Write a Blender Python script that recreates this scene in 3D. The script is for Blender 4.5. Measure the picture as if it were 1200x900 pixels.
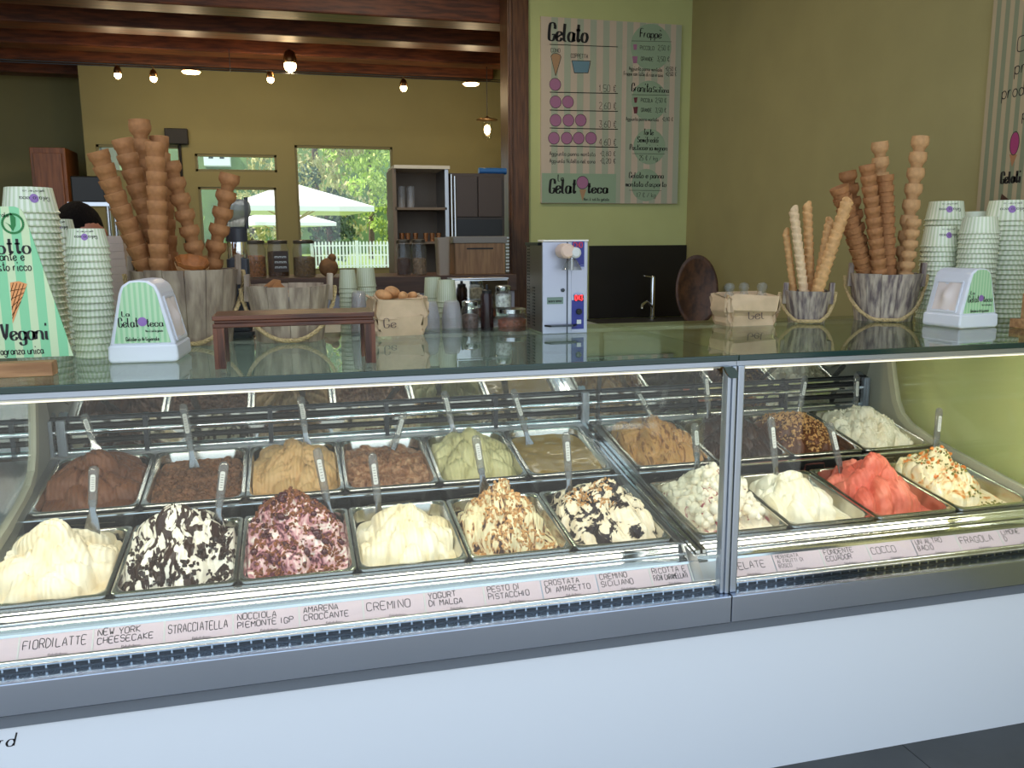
import bpy, bmesh, math, random
import numpy as np
from mathutils import Vector, Matrix, Euler
random.seed(7); RNG = np.random.default_rng(7)
for o in list(bpy.data.objects): bpy.data.objects.remove(o)
SC = bpy.context.scene
COL = SC.collection
PI = math.pi

# ------------------------------------------------------------------ camera
F = 990.0; CAMH = 1.58
def _axes():
    p1 = Vector((0, -168, F)); p2 = Vector((1000, -168-6.4, F))
    Z = p1.cross(p2).normalized()
    if Z.y > 0: Z = -Z
    X = Vector((3890, -168-.0064*3890, F)).normalized()
    return X, Z.cross(X), Z
AX, AY, AZ = _axes()
CAM = Vector((0, 0, CAMH))
cam = bpy.data.cameras.new('camera'); camo = bpy.data.objects.new('camera', cam); COL.objects.link(camo)
right = Vector((AX.x, AY.x, AZ.x)); up = -Vector((AX.y, AY.y, AZ.y)); back = -Vector((AX.z, AY.z, AZ.z))
camo.matrix_world = Matrix((( right.x, up.x, back.x, 0), (right.y, up.y, back.y, 0), (right.z, up.z, back.z, CAMH), (0, 0, 0, 1)))
cam.sensor_width = 36; cam.lens = 36*F/1200; cam.clip_start = .02; cam.clip_end = 500
SC.camera = camo
def _ray(x, y):
    d = Vector((x-600, y-450, F)); return Vector((d.dot(AX), d.dot(AY), d.dot(AZ)))
def at(x, y, Y):            # a point of the place at depth Y
    d = _ray(x, y); return CAM+d*(Y/d.y)
def atz(x, y, z):
    d = _ray(x, y); return CAM+d*((z-CAMH)/d.z)
def atx(x, y, X):
    d = _ray(x, y); return CAM+d*(X/d.x)

# ------------------------------------------------------------------ world, sun, exposure
W = bpy.data.worlds.new('sky'); SC.world = W; W.use_nodes = True
bg = W.node_tree.nodes['Background']; bg.inputs[0].default_value = (.70, .84, 1, 1); bg.inputs[1].default_value = 1.6
sun = bpy.data.lights.new('sun', 'SUN'); sun.energy = 6.5; sun.angle = .01; sun.color = (1, .93, .8)
suno = bpy.data.objects.new('sun', sun); COL.objects.link(suno)
suno.rotation_euler = Vector((.55, -.22, -.8)).to_track_quat('-Z', 'Y').to_euler(); suno.location = (-10, 5, 20)
SC.view_settings.view_transform = 'Standard'; SC.view_settings.look = 'None'
SC.view_settings.gamma = 1; SC.view_settings.use_curve_mapping = False; SC.view_settings.exposure = 0.15

# ------------------------------------------------------------------ materials
def lin(c):
    return tuple((v/255/12.92 if v/255 <= .04045 else ((v/255+.055)/1.055)**2.4) for v in c)+(1,)
MATS = {}
def new_mat(name):
    m = bpy.data.materials.new(name); m.use_nodes = True; MATS[name] = m
    nt = m.node_tree; return m, nt, nt.nodes['Principled BSDF']
def mat(name, c, rough=.5, metal=0, vary=0, scale=20, bump=0, emis=None, stretch=None, c2=None, spec=None, sss=0, coat=0, alpha=None):
    if name in MATS: return MATS[name]
    m, nt, b = new_mat(name); col = lin(c)
    b.inputs['Base Color'].default_value = col; b.inputs['Roughness'].default_value = rough; b.inputs['Metallic'].default_value = metal
    if spec is not None: b.inputs['Specular IOR Level'].default_value = spec
    if coat: b.inputs['Coat Weight'].default_value = coat
    if alpha is not None: b.inputs['Alpha'].default_value = alpha
    if emis: b.inputs['Emission Color'].default_value = lin(emis[0]); b.inputs['Emission Strength'].default_value = emis[1]
    if sss: b.inputs['Subsurface Weight'].default_value = sss; b.inputs['Subsurface Radius'].default_value = (.02, .015, .01); b.inputs['Subsurface Scale'].default_value = .5
    if vary or bump or c2:
        tc = nt.nodes.new('ShaderNodeTexCoord'); mp = nt.nodes.new('ShaderNodeMapping'); n = nt.nodes.new('ShaderNodeTexNoise')
        n.inputs['Scale'].default_value = scale; n.inputs['Detail'].default_value = 5
        if stretch: mp.inputs['Scale'].default_value = stretch
        nt.links.new(tc.outputs['Object'], mp.inputs[0]); nt.links.new(mp.outputs[0], n.inputs['Vector'])
        if vary or c2:
            r = nt.nodes.new('ShaderNodeValToRGB'); e = r.color_ramp.elements
            if c2: e[0].color = lin(c2); e[1].color = col; e[0].position = .38; e[1].position = .62
            else:
                e[0].color = tuple(v*(1-vary) for v in col[:3])+(1,); e[1].color = tuple(min(1, v*(1+vary)) for v in col[:3])+(1,)
                e[0].position = .3; e[1].position = .7
            nt.links.new(n.outputs[0], r.inputs[0]); nt.links.new(r.outputs[0], b.inputs['Base Color'])
        if bump:
            bp = nt.nodes.new('ShaderNodeBump'); bp.inputs['Strength'].default_value = bump; bp.inputs['Distance'].default_value = .01
            nt.links.new(n.outputs[0], bp.inputs['Height']); nt.links.new(bp.outputs[0], b.inputs['Normal'])
    return m
def stripes(name, c1, c2, axis='x', freq=40, duty=.5, rough=.45):
    """flat printed stripes along one object axis; axis 'r' = round a cup"""
    m, nt, b = new_mat(name); b.inputs['Roughness'].default_value = rough
    tc = nt.nodes.new('ShaderNodeTexCoord'); mth = nt.nodes.new('ShaderNodeMath'); mth.operation = 'FRACT'
    mul = nt.nodes.new('ShaderNodeMath'); mul.operation = 'MULTIPLY'; mul.inputs[1].default_value = freq
    if axis == 'r':
        g = nt.nodes.new('ShaderNodeTexGradient'); g.gradient_type = 'RADIAL'; nt.links.new(tc.outputs['Object'], g.inputs[0]); nt.links.new(g.outputs['Fac'], mul.inputs[0])
    else:
        s = nt.nodes.new('ShaderNodeSeparateXYZ'); nt.links.new(tc.outputs['Object'], s.inputs[0]); nt.links.new(s.outputs['xyz'.index(axis)], mul.inputs[0])
    nt.links.new(mul.outputs[0], mth.inputs[0])
    lt = nt.nodes.new('ShaderNodeMath'); lt.operation = 'LESS_THAN'; lt.inputs[1].default_value = duty; nt.links.new(mth.outputs[0], lt.inputs[0])
    mx = nt.nodes.new('ShaderNodeMix'); mx.data_type = 'RGBA'; mx.inputs[6].default_value = lin(c2); mx.inputs[7].default_value = lin(c1)
    nt.links.new(lt.outputs[0], mx.inputs[0]); nt.links.new(mx.outputs[2], b.inputs['Base Color']); return m
def glassmat(name, tint=(.9, .95, .92), ior=1.5, rough=0.0, dirt=0):
    m = bpy.data.materials.new(name); m.use_nodes = True; MATS[name] = m; nt = m.node_tree; nt.nodes.clear()
    out = nt.nodes.new('ShaderNodeOutputMaterial'); tr = nt.nodes.new('ShaderNodeBsdfTransparent'); tr.inputs[0].default_value = tint+(1,)
    gl = nt.nodes.new('ShaderNodeBsdfGlossy'); gl.inputs['Roughness'].default_value = rough
    ge = nt.nodes.new('ShaderNodeNewGeometry'); dt = nt.nodes.new('ShaderNodeVectorMath'); dt.operation = 'DOT_PRODUCT'; nt.links.new(ge.outputs['Incoming'], dt.inputs[0]); nt.links.new(ge.outputs['Normal'], dt.inputs[1])
    f0 = ((ior-1)/(ior+1))**2; cur = dt.outputs['Value']
    for op, b in (('ABSOLUTE', None), ('SUBTRACT', 1), ('ABSOLUTE', None), ('POWER', 5), ('MULTIPLY', 1-f0), ('ADD', f0)):   # Schlick reflectance, the same from both sides of the pane
        n = nt.nodes.new('ShaderNodeMath'); n.operation = op; nt.links.new(cur, n.inputs[0]); cur = n.outputs[0]
        if b is not None: n.inputs[1].default_value = b
    mx = nt.nodes.new('ShaderNodeMixShader'); nt.links.new(cur, mx.inputs[0]); nt.links.new(tr.outputs[0], mx.inputs[1]); nt.links.new(gl.outputs[0], mx.inputs[2])
    last = mx
    if dirt:
        df = nt.nodes.new('ShaderNodeBsdfDiffuse'); df.inputs[0].default_value = (.8, .8, .8, 1); m2 = nt.nodes.new('ShaderNodeMixShader'); m2.inputs[0].default_value = dirt
        nt.links.new(mx.outputs[0], m2.inputs[1]); nt.links.new(df.outputs[0], m2.inputs[2]); last = m2
    nt.links.new(last.outputs[0], out.inputs[0]); return m
def wood(name, c, dark, scale=6, stretch=(1, 14, 14), rough=.5, bump=.15):
    return mat(name, c, rough, c2=dark, scale=scale, stretch=stretch, bump=bump)

steel = mat('brushed_steel', (200, 202, 205), .22, 1, vary=.06, scale=8, stretch=(1, 60, 60))
steelsoft = mat('satin_steel', (178, 180, 182), .38, 1, vary=.06, scale=8)
chrome = mat('polished_chrome', (225, 227, 230), .08, 1)
mirror = mat('mirror_steel', (190, 192, 190), .04, 1)
alu = mat('anodised_aluminium', (175, 183, 194), .35, .9)
bandsteel = mat('blued_satin_steel', (178, 186, 202), .22, 1)
white_panel = mat('white_lacquer', (228, 231, 236), .35)
greytrim = mat('grey_trim', (110, 116, 124), .5)
darkrub = mat('black_rubber', (22, 22, 24), .6)
darksteel = mat('dark_steel', (70, 74, 80), .35, .9)  # dark grey steel in one even tone
glass = glassmat('clear_glass', (.95, .97, .96))
topglass = glassmat('green_counter_glass', (.72, .82, .76), 1.55)
glassedge = mat('green_glass_edge', (22, 52, 48), .15, spec=.7)
gasket = mat('beige_gasket', (176, 172, 152), .5)
ink = mat('black_ink', (24, 20, 22), .6)
# ------------------------------------------------------------------ mesh helpers
class MB:
    def __init__(s): s.v = []; s.f = []; s.mi = []; s.cur = 0
    def add(s, vs, fs):
        o = len(s.v); s.v += [tuple(p) for p in vs]; s.f += [tuple(i+o for i in f) for f in fs]; s.mi += [s.cur]*len(fs); return s
    def box(s, x0, x1, y0, y1, z0, z1):
        return s.add([(x0,y0,z0),(x1,y0,z0),(x1,y1,z0),(x0,y1,z0),(x0,y0,z1),(x1,y0,z1),(x1,y1,z1),(x0,y1,z1)],
                     [(0,3,2,1),(4,5,6,7),(0,1,5,4),(1,2,6,5),(2,3,7,6),(3,0,4,7)])
    def obox(s, c, size, rot=None):
        R = rot if rot is not None else Matrix.Identity(3); c = Vector(c); hx, hy, hz = [v/2 for v in size]
        vs = [c+R@Vector((x*hx, y*hy, z*hz)) for z in (-1, 1) for x, y in ((-1,-1),(1,-1),(1,1),(-1,1))]
        return s.add(vs, [(0,3,2,1),(4,5,6,7),(0,1,5,4),(1,2,6,5),(2,3,7,6),(3,0,4,7)])
    def bar(s, a, b, w, h, upv=(0, 0, 1)):
        a, b = Vector(a), Vector(b); d = (b-a); L = d.length; d.normalize(); u = Vector(upv)
        if abs(d.dot(u)) > .98: u = Vector((0, 1, 0))
        sd = d.cross(u).normalized(); u = sd.cross(d)
        R = Matrix((sd, d, u)).transposed(); return s.obox((a+b)/2, (w, L, h), R)
    def prism(s, poly, axis, a, b):
        def P(u, v, t): return {'x': (t, u, v), 'y': (u, t, v), 'z': (u, v, t)}[axis]
        n = len(poly); vs = [P(u, v, a) for u, v in poly]+[P(u, v, b) for u, v in poly]
        fs = [tuple(range(n)), tuple(range(2*n-1, n-1, -1))]+[(i, i+n, (i+1) % n+n, (i+1) % n) for i in range(n)]
        return s.add(vs, fs)
    def lathe(s, prof, n=24, loc=(0, 0, 0), M=None, cap0=True, cap1=True, flute=0, nf=0):
        vs = []; L = Vector(loc)
        for k, (r, z) in enumerate(prof):
            for i in range(n):
                a = 2*PI*i/n; rr = r*(1+(flute*math.cos(nf*a) if flute else 0)); p = Vector((rr*math.cos(a), rr*math.sin(a), z))
                vs.append((M@p if M else p)+L)
        m = len(prof); fs = [(k*n+i, k*n+(i+1) % n, (k+1)*n+(i+1) % n, (k+1)*n+i) for k in range(m-1) for i in range(n)]
        if cap0: fs.append(tuple(range(n-1, -1, -1)))
        if cap1: fs.append(tuple((m-1)*n+i for i in range(n)))
        return s.add(vs, fs)
    def tube(s, pts, r, n=8, caps=True, flat=1.0):
        pts = [Vector(p) for p in pts]; m = len(pts); rs = r if isinstance(r, (list, tuple)) else [r]*m
        vs = []; prev = None
        for k, p in enumerate(pts):
            d = (pts[min(k+1, m-1)]-pts[max(k-1, 0)])
            d = d.normalized() if d.length > 1e-9 else Vector((0, 0, 1))
            if prev is None: u = d.orthogonal().normalized()
            else:
                u = prev-d*prev.dot(d); u = u.normalized() if u.length > 1e-6 else d.orthogonal().normalized()
            prev = u; w = d.cross(u)
            for i in range(n):
                a = 2*PI*i/n; vs.append(p+(u*math.cos(a)+w*math.sin(a)*flat)*rs[k])
        fs = [(k*n+i, k*n+(i+1) % n, (k+1)*n+(i+1) % n, (k+1)*n+i) for k in range(m-1) for i in range(n)]
        if caps: fs += [tuple(range(n-1, -1, -1)), tuple((m-1)*n+i for i in range(n))]
        return s.add(vs, fs)
    def cyl(s, a, b, r, n=16, r2=None): return s.tube([a, b], [r, r if r2 is None else r2], n)
    def ball(s, c, r, nu=12, nv=8, sc=(1, 1, 1), M=None):
        c = Vector(c); vs = []; fs = []
        for j in range(1, nv):
            t = PI*j/nv
            for i in range(nu):
                a = 2*PI*i/nu; p = Vector((r*sc[0]*math.sin(t)*math.cos(a), r*sc[1]*math.sin(t)*math.sin(a), r*sc[2]*math.cos(t))); vs.append((M@p if M else p)+c)
        tp = Vector((0, 0, r*sc[2])); vs.append((M@tp if M else tp)+c); vs.append((M@(-tp) if M else -tp)+c); T = len(vs)-2; B = T+1
        for j in range(nv-2):
            for i in range(nu): fs.append((j*nu+i, (j+1)*nu+i, (j+1)*nu+(i+1) % nu, j*nu+(i+1) % nu))
        for i in range(nu): fs.append((T, i, (i+1) % nu)); fs.append((B, (nv-2)*nu+(i+1) % nu, (nv-2)*nu+i))
        return s.add(vs, fs)
    def loft(s, rings, cap0=True, cap1=True):
        n = len(rings[0]); vs = [p for r in rings for p in r]
        fs = [(k*n+i, k*n+(i+1) % n, (k+1)*n+(i+1) % n, (k+1)*n+i) for k in range(len(rings)-1) for i in range(n)]
        if cap0: fs.append(tuple(range(n-1, -1, -1)))
        if cap1: fs.append(tuple((len(rings)-1)*n+i for i in range(n)))
        return s.add(vs, fs)
    def mesh(s, name, mats, smooth=None):
        me = bpy.data.meshes.new(name); me.from_pydata(s.v, [], s.f); me.update()
        for m in (mats if isinstance(mats, (list, tuple)) else [mats]): me.materials.append(m)
        if any(s.mi): me.polygons.foreach_set('material_index', s.mi)
        if smooth is not None:
            me.shade_smooth(); me.set_sharp_from_angle(angle=math.radians(smooth))
        return me
    def build(s, name, mats, parent=None, smooth=None, bevel=0, loc=None, fix=False):
        o = bpy.data.objects.new(name, s.mesh(name, mats, smooth)); COL.objects.link(o)
        if fix:
            bm = bmesh.new(); bm.from_mesh(o.data); bmesh.ops.recalc_face_normals(bm, faces=bm.faces); bm.to_mesh(o.data); bm.free()
        if parent is not None: o.parent = parent
        if loc is not None: o.location = loc
        if bevel:
            b = o.modifiers.new('bevel', 'BEVEL'); b.width = bevel; b.segments = 2; b.limit_method = 'ANGLE'
        return o
def tag(o, label, cat, group=None):
    o['label'] = label; o['category'] = cat
    if group: o['group'] = group
    return o
def thing(name, label, cat, loc=(0, 0, 0), rot=(0, 0, 0), group=None):
    o = bpy.data.objects.new(name, None); COL.objects.link(o); o.empty_display_size = .05
    o.location = loc; o.rotation_euler = rot; return tag(o, label, cat, group)
def struct(o): o['kind'] = 'structure'; return o
def stuff(o): o['kind'] = 'stuff'; return o
def copy_tree(o, parent=None, matrix=None):
    c = o.copy(); COL.objects.link(c); c.parent = parent
    for ch in [x for x in o.children]: copy_tree(ch, c)
    return c
def inst(name, me, loc=(0, 0, 0), rot=None, parent=None, scale=None):
    o = bpy.data.objects.new(name, me); COL.objects.link(o); o.location = loc
    if rot is not None: o.rotation_euler = rot
    if scale is not None: o.scale = scale if hasattr(scale, '__len__') else (scale,)*3
    if parent is not None: o.parent = parent
    return o
def rrect(hx, hy, r, n=5):
    out = []
    for cx, cy, a0 in ((hx-r, hy-r, 0), (-hx+r, hy-r, 90), (-hx+r, -hy+r, 180), (hx-r, -hy+r, 270)):
        for i in range(n): a = math.radians(a0+90*i/(n-1)); out.append((cx+r*math.cos(a), cy+r*math.sin(a)))
    return out

# ------------------------------------------------------------------ single-stroke lettering (my own pen alphabet)
G = {}
for ln in """A 02 28 42|14 34;B 02 08 28 37 36 25 05|25 34 33 22 02;C 47 38 18 07 03 12 32 43;D 02 08 28 46 44 22 02;E 48 08 02 42|05 35;F 48 08 02|05 35
G 46 47 38 18 07 03 12 32 43 44 24;H 02 08|42 48|05 45;I 22 28;J 18 48|38 33 22 12 03;K 02 08|48 05 42;L 08 02 42;M 02 08 25 48 42;N 02 08 42 48;O 18 07 03 12 32 43 47 38 18
P 02 08 38 47 46 35 05;Q 18 07 03 12 32 43 47 38 18|24 42;R 02 08 38 47 46 35 05|25 42;S 47 38 18 07 06 15 35 44 43 32 12 03;T 08 48|28 22;U 08 03 12 32 43 48;V 08 22 48;W 08 12 25 32 48
X 02 48|08 42;Y 08 25 48|25 22;Z 08 48 02 42;0 18 07 03 12 32 43 47 38 18;1 16 28 22;2 07 18 38 47 46 02 42;3 08 48 25 35 44 43 32 12 03;4 38 04 44|38 32;5 48 08 05 35 44 43 32 02
6 38 05 03 12 32 43 44 35 05;7 08 48 12;8 25 16 17 28 37 36 25 44 43 32 12 03 04 25;9 45 15 06 07 18 38 47 43 32 12;€ 47 38 28 17 13 22 32 43|06 36|04 34;, 22 10;. 22 23;+ 25 45|36 34;/ 02 48;- 15 35;' 28 26
a 44 35 15 04 03 12 32 44|45 43 52;b 08 02|04 15 35 44 43 32 12 03;c 44 35 15 04 03 12 32 43;d 48 42|44 35 15 04 03 12 32 43;e 03 34 44 35 15 04 03 12 32 43;f 48 38 27 20|05 45;g 45 41 30 10 01|44 35 15 04 03 12 32 43
h 08 02|04 15 35 44 42;i 25 22 32|27 28;j 25 20 10|27 28;k 08 02|45 04 42;l 18 13 22 32;m 05 02|04 15 24 22|24 35 44 42;n 05 02|04 15 35 44 42 52;o 15 04 03 12 32 43 44 35 15;p 05 00|04 15 35 44 43 32 12 03
q 45 40|44 35 15 04 03 12 32 43;r 05 02|03 15 35;s 45 15 04 33 42 02;t 28 23 32 43|06 46;u 05 03 12 32 43|45 42 52;v 05 22 45;w 05 12 24 32 45;x 05 42|02 45;y 05 13 33|45 40 10;z 05 45 02 42""".replace('\n', ';').split(';'):
    G[ln[0]] = [[(int(p[0]), int(p[1])-2) for p in st.split()] for st in ln[2:].split('|')]
G['è'] = G['e']+[[(1, 6), (3, 5)]]
NARROW = {'I': .35, 'i': .45, 'l': .45, '1': .6, ',': .3, '.': .3, "'": .3, 't': .75, 'f': .7, 'r': .75, 'j': .5, ' ': .55}
def smoothline(pts, k=3):
    if len(pts) < 3: return pts
    closed = pts[0] == pts[-1]; out = []
    for i in range(len(pts)-1):
        p1, p2 = pts[i], pts[i+1]; p0 = pts[i-1] if i else (pts[-2] if closed else p1); p3 = pts[i+2] if i+2 < len(pts) else (pts[1] if closed else p2)
        for j in range(k):
            t = j/k
            out.append(tuple(.5*(2*p1[c]+(p2[c]-p0[c])*t+(2*p0[c]-5*p1[c]+4*p2[c]-p3[c])*t*t+(3*p1[c]-p0[c]-3*p2[c]+p3[c])*t**3) for c in (0, 1)))
    out.append(pts[-1]); return out
def textwidth(s, h, asp=.55, gap=.22): return sum(h*asp*NARROW.get(c, 1)+h*gap for c in s)
def write(mb, s, org, ex, ey, h, w, asp=.55, gap=.22, slant=0, brush=0, jit=0, align='l', width=None):
    """org: Vector at the left of the baseline; ex, ey: unit vectors; brush: heavier down strokes"""
    org, ex, ey = Vector(org), Vector(ex), Vector(ey); n = ex.cross(ey)
    tw = textwidth(s, h, asp, gap)
    if width: k = width/tw; asp *= k; gap *= k; tw = width
    x = {'l': 0, 'c': -tw/2, 'r': -tw}[align]; rnd = random.Random(hash(s) % 1000 if False else len(s)*7+ord(s[0]))
    for c in s:
        nar = NARROW.get(c, 1)
        if c in G:
            dy = rnd.uniform(-jit, jit)*h; js = 1+rnd.uniform(-jit, jit)
            for st in G[c]:
                off = 2 if nar < .5 and c not in 'lij' else (1 if nar < .5 else 0)
                pts = [((px-off)/4*h*asp*(1 if nar < .5 else nar), py/6*h*js+dy) for px, py in st]
                pts = [(x+a+slant*b, b) for a, b in pts]
                if len(pts) > 2 or brush: pts = smoothline(pts, 3)
                L = []; R = []
                for i, p in enumerate(pts):
                    a = pts[max(0, i-1)]; b = pts[min(len(pts)-1, i+1)]; dx, dyy = b[0]-a[0], b[1]-a[1]; ll = math.hypot(dx, dyy) or 1
                    ww = w/2
                    if brush: ww = w/2*(.5+brush*.9*max(0, abs(dyy)/ll-.3)) if len(st) > 2 else w/2*.9
                    nx, ny = -dyy/ll*ww, dx/ll*ww
                    L.append(org+ex*(p[0]+nx)+ey*(p[1]+ny)); R.append(org+ex*(p[0]-nx)+ey*(p[1]-ny))
                k = len(pts); mb.add(L+R, [(i, k+i, k+i+1, i+1) for i in range(k-1)])
        x += h*asp*nar+h*gap
    return tw
def flatpoly(mb, pts, org, ex, ey):
    org, ex, ey = Vector(org), Vector(ex), Vector(ey); mb.add([org+ex*a+ey*b for a, b in pts], [tuple(range(len(pts)))])
def disc(cx, cy, r, n=24, sy=1): return [(cx+r*math.cos(2*PI*i/n), cy+r*sy*math.sin(2*PI*i/n)) for i in range(n)]
def outline(mb, pts, org, ex, ey, w):
    org, ex, ey = Vector(org), Vector(ex), Vector(ey); n = len(pts)
    for i in range(n):
        a, b = pts[i], pts[(i+1) % n]; d = Vector((b[0]-a[0], b[1]-a[1])); l = d.length
        if l < 1e-7: continue
        nx, ny = -d.y/l*w/2, d.x/l*w/2
        mb.add([org+ex*p+ey*q for p, q in ((a[0]-nx, a[1]-ny), (b[0]-nx, b[1]-ny), (b[0]+nx, b[1]+ny), (a[0]+nx, a[1]+ny))], [(0, 1, 2, 3)])
# ------------------------------------------------------------------ the room
XR = 3.0; YM = atx(809, 100, XR).y           # right wall, menu wall
YB = 8.65; ZB = 3.15                          # rear wall of the room behind, underside of its beams
XL = -5.5; YFR = 1.8
wallgreen = mat('olive_green_plaster', (164, 154, 106), .85, vary=.05, scale=3, bump=.03)
menugreen = mat('light_green_plaster', (192, 197, 136), .85, vary=.04, scale=3, bump=.03)
backgreen = mat('sage_green_plaster', (150, 143, 100), .85, vary=.05, scale=2)
plaster = mat('white_plaster', (225, 222, 212), .85)
beamwood = wood('varnished_beam_wood', (118, 62, 32), (74, 36, 18), 5, (1, 9, 9), .5, .1)
plankwood = wood('ceiling_plank_wood', (120, 62, 30), (84, 40, 18), 5, (1, 9, 9), .45, .1)
jambwood = wood('jamb_wood', (108, 70, 42), (80, 48, 28), 5, (12, 12, 1), .4, .1)
slate = mat('dark_slate', (58, 60, 62), .45, vary=.25, scale=4, bump=.1)

fl = struct(MB().box(XL-.2, XR+.2, 1.46, 9.8, -.1, -.004).build('floor', mat('grout', (70, 70, 70), .8)))
tile = MB().box(0, .597, 0, .597, -.02, 0).mesh('tile', slate)
for i in range(14):
    for j in range(1):
        inst('tile', tile, (-4.2+i*.6, 1.47+j*.6, 0), parent=fl)
struct(MB().box(-40, 40, -40, 1.46, -.12, -.001).build('ground', mat('terrace_paving', (150, 149, 146), .8, vary=.12, scale=2)))
struct(MB().box(XR, XR+.2, .35, YB, 0, 3.6).build('wall_right', wallgreen))
struct(MB().box(XR-.06, XR+.26, -.25, .35, 0, 3.6).build('trim_1', mat('dark_shopfront_steel', (34, 34, 36), .4, .5)))
struct(MB().box(XL-.2, XL, .35, 9.6, 0, 3.6).build('wall_left', wallgreen))
xj0, xj1 = at(594, 100, YM).x, at(618, 100, YM).x
struct(MB().box(xj1, XR, YM, YM+.2, 0, 3.6).build('wall_menu', menugreen))
struct(MB().box(XL, xj1, YM, YM+.2, 3.32, 3.6).build('wall_header', menugreen))
struct(MB().box(XL, XR, YFR, YM+.2, 3.6, 3.7).build('ceiling', plaster))
jm = MB(); jm.box(xj0, xj1+.002, YM-.03, YM+.2, 0, 3.32).box(xj0+.012, xj0+.03, YM-.045, YM-.03, 0, 3.32); struct(jm.build('door_1', jambwood, bevel=.004))
ov = struct(MB().box(XL, XR, YM+.2, 10, ZB+.3, ZB+.36).build('ceiling_planks', plankwood))
for Y0, Y1 in ((6.36, 6.60), (7.08, 7.32), (7.80, 8.02), (8.46, 8.64), (9.1, 9.3)):
    MB().box(XL, xj1+.3, Y0, Y1, ZB, ZB+.3).build('beam', beamwood, ov, bevel=.012)

def holed_wall(mb, x0, x1, z0, z1, y0, y1, holes):
    xs = sorted({x0, x1, *[h[0] for h in holes], *[h[1] for h in holes]}); zs = sorted({z0, z1, *[h[2] for h in holes], *[h[3] for h in holes]})
    for a, b in zip(xs, xs[1:]):
        for c, d in zip(zs, zs[1:]):
            mx, mz = (a+b)/2, (c+d)/2
            if not any(h[0] < mx < h[1] and h[2] < mz < h[3] for h in holes): mb.box(a, b, y0, y1, c, d)
def whole(px0, py0, px1, py1):
    a, b = at(px0, py0, YB), at(px1, py1, YB); return (a.x, b.x, b.z, a.z)
HW = [whole(345, 170, 464, 316), whole(228, 180, 325, 202), whole(232, 219, 327, 287), whole(112, 169, 213, 203)]  # bright reflected shapes on the back wall, built as window openings
xw = at(91, 80, YB).x
wb = MB(); holed_wall(wb, xw, XR, 0, ZB+.3, YB, YB+.12, HW); struct(wb.build('wall_back', backgreen))
struct(MB().box(XL, xw, 9.6, 9.75, 0, ZB+.3).build('wall_deep', backgreen))
struct(MB().box(xw, xw+.12, YB+.12, 9.6, 0, ZB+.3).build('wall_return', backgreen))
struct(MB().box(XL-.3, XR+.3, YFR-.1, 10, 3.8, 3.95).build('roof', plaster))
winframe = mat('pale_window_frame', (128, 122, 84), .6)
for k, (x0, x1, z0, z1) in enumerate(HW):
    t = .022
    o = MB(); 
    for a in ((x0, x1, z0, z0+t), (x0, x1, z1-t, z1), (x0, x0+t, z0, z1), (x1-t, x1, z0, z1)): o.box(a[0], a[1], YB+.01, YB+.06, a[2], a[3])
    w = struct(o.build('window_%d' % (k+1), winframe)); MB().box(x0+t, x1-t, YB+.03, YB+.036, z0+t, z1-t).build('pane', glass, w)

# black splashback, back worktop with tap and round board
sb0, sb1 = at(690, 288, YM), at(805, 288, YM)
MBs = MB().box(sb0.x, XR-.004, YM-.022, YM-.002, .985, sb0.z); o = MBs.build('splashback', mat('black_laminate', (30, 27, 25), .35))
tag(o, 'matt black splashback panel behind the tap', 'splashback')
wt = thing('back_worktop', 'low dark worktop along the wall under the black splashback', 'counter', ((sb0.x+XR)/2, YM-.3, 0))
MB().box(-.5*(XR-sb0.x)-.02, .5*(XR-sb0.x)-.004, -.95, .278, .94, .98).build('worktop', mat('dark_stone', (52, 48, 44), .7), wt, bevel=.004)
MB().box(-.5*(XR-sb0.x), .5*(XR-sb0.x)-.01, -.92, .27, 0, .94).build('cabinet_body', mat('dark_laminate', (52, 48, 46), .5), wt)
tp = at(764, 378, YM-.22); tz = .98
tap = thing('tap', 'slim chrome mixer tap standing before the black splashback', 'tap', (tp.x, tp.y, tz))
ztop = at(764, 325, tp.y).z-tz
MB().lathe([(.03, 0), (.03, .012), (.017, .02), (.017, ztop), (.012, ztop+.01)], 16).build('column', chrome, tap, smooth=40)
MB().tube([(0, 0, ztop-.22), (-.10, -.12, ztop-.17), (-.17, -.2, ztop-.19), (-.172, -.203, ztop-.215)], .010, 10).build('spout', chrome, tap, smooth=60)
MB().bar((0, 0, ztop), (-.10, -.06, ztop+.015), .016, .008).build('lever', chrome, tap, bevel=.002)
YBD = 5.42; bd = at(818, 345, YBD); zb0 = .98; zb1 = at(818, 299, YBD).z; rb = (zb1-zb0)/2
wd = wood('dark_walnut', (92, 58, 34), (56, 32, 18), 4, (1, 1, 12), .45)
rbx = .5*(at(841, 340, YBD).x-at(795, 340, YBD).x)
b = MB(); b.lathe([(.93, -.012), (1, -.005), (1, .008), (.90, .014), (.86, .010), (0.01, .010)], 40, cap1=False)
rd = b.build('round_board', wd, smooth=35, loc=(bd.x-.01, YBD, zb0+rb+.003)); rd.scale = (rbx, rb*1.0, 1); rd.rotation_euler = (math.radians(90-6), 0, math.radians(-12))
tag(rd, 'oval dark walnut board leaning in the corner beside the tap', 'board')
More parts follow.
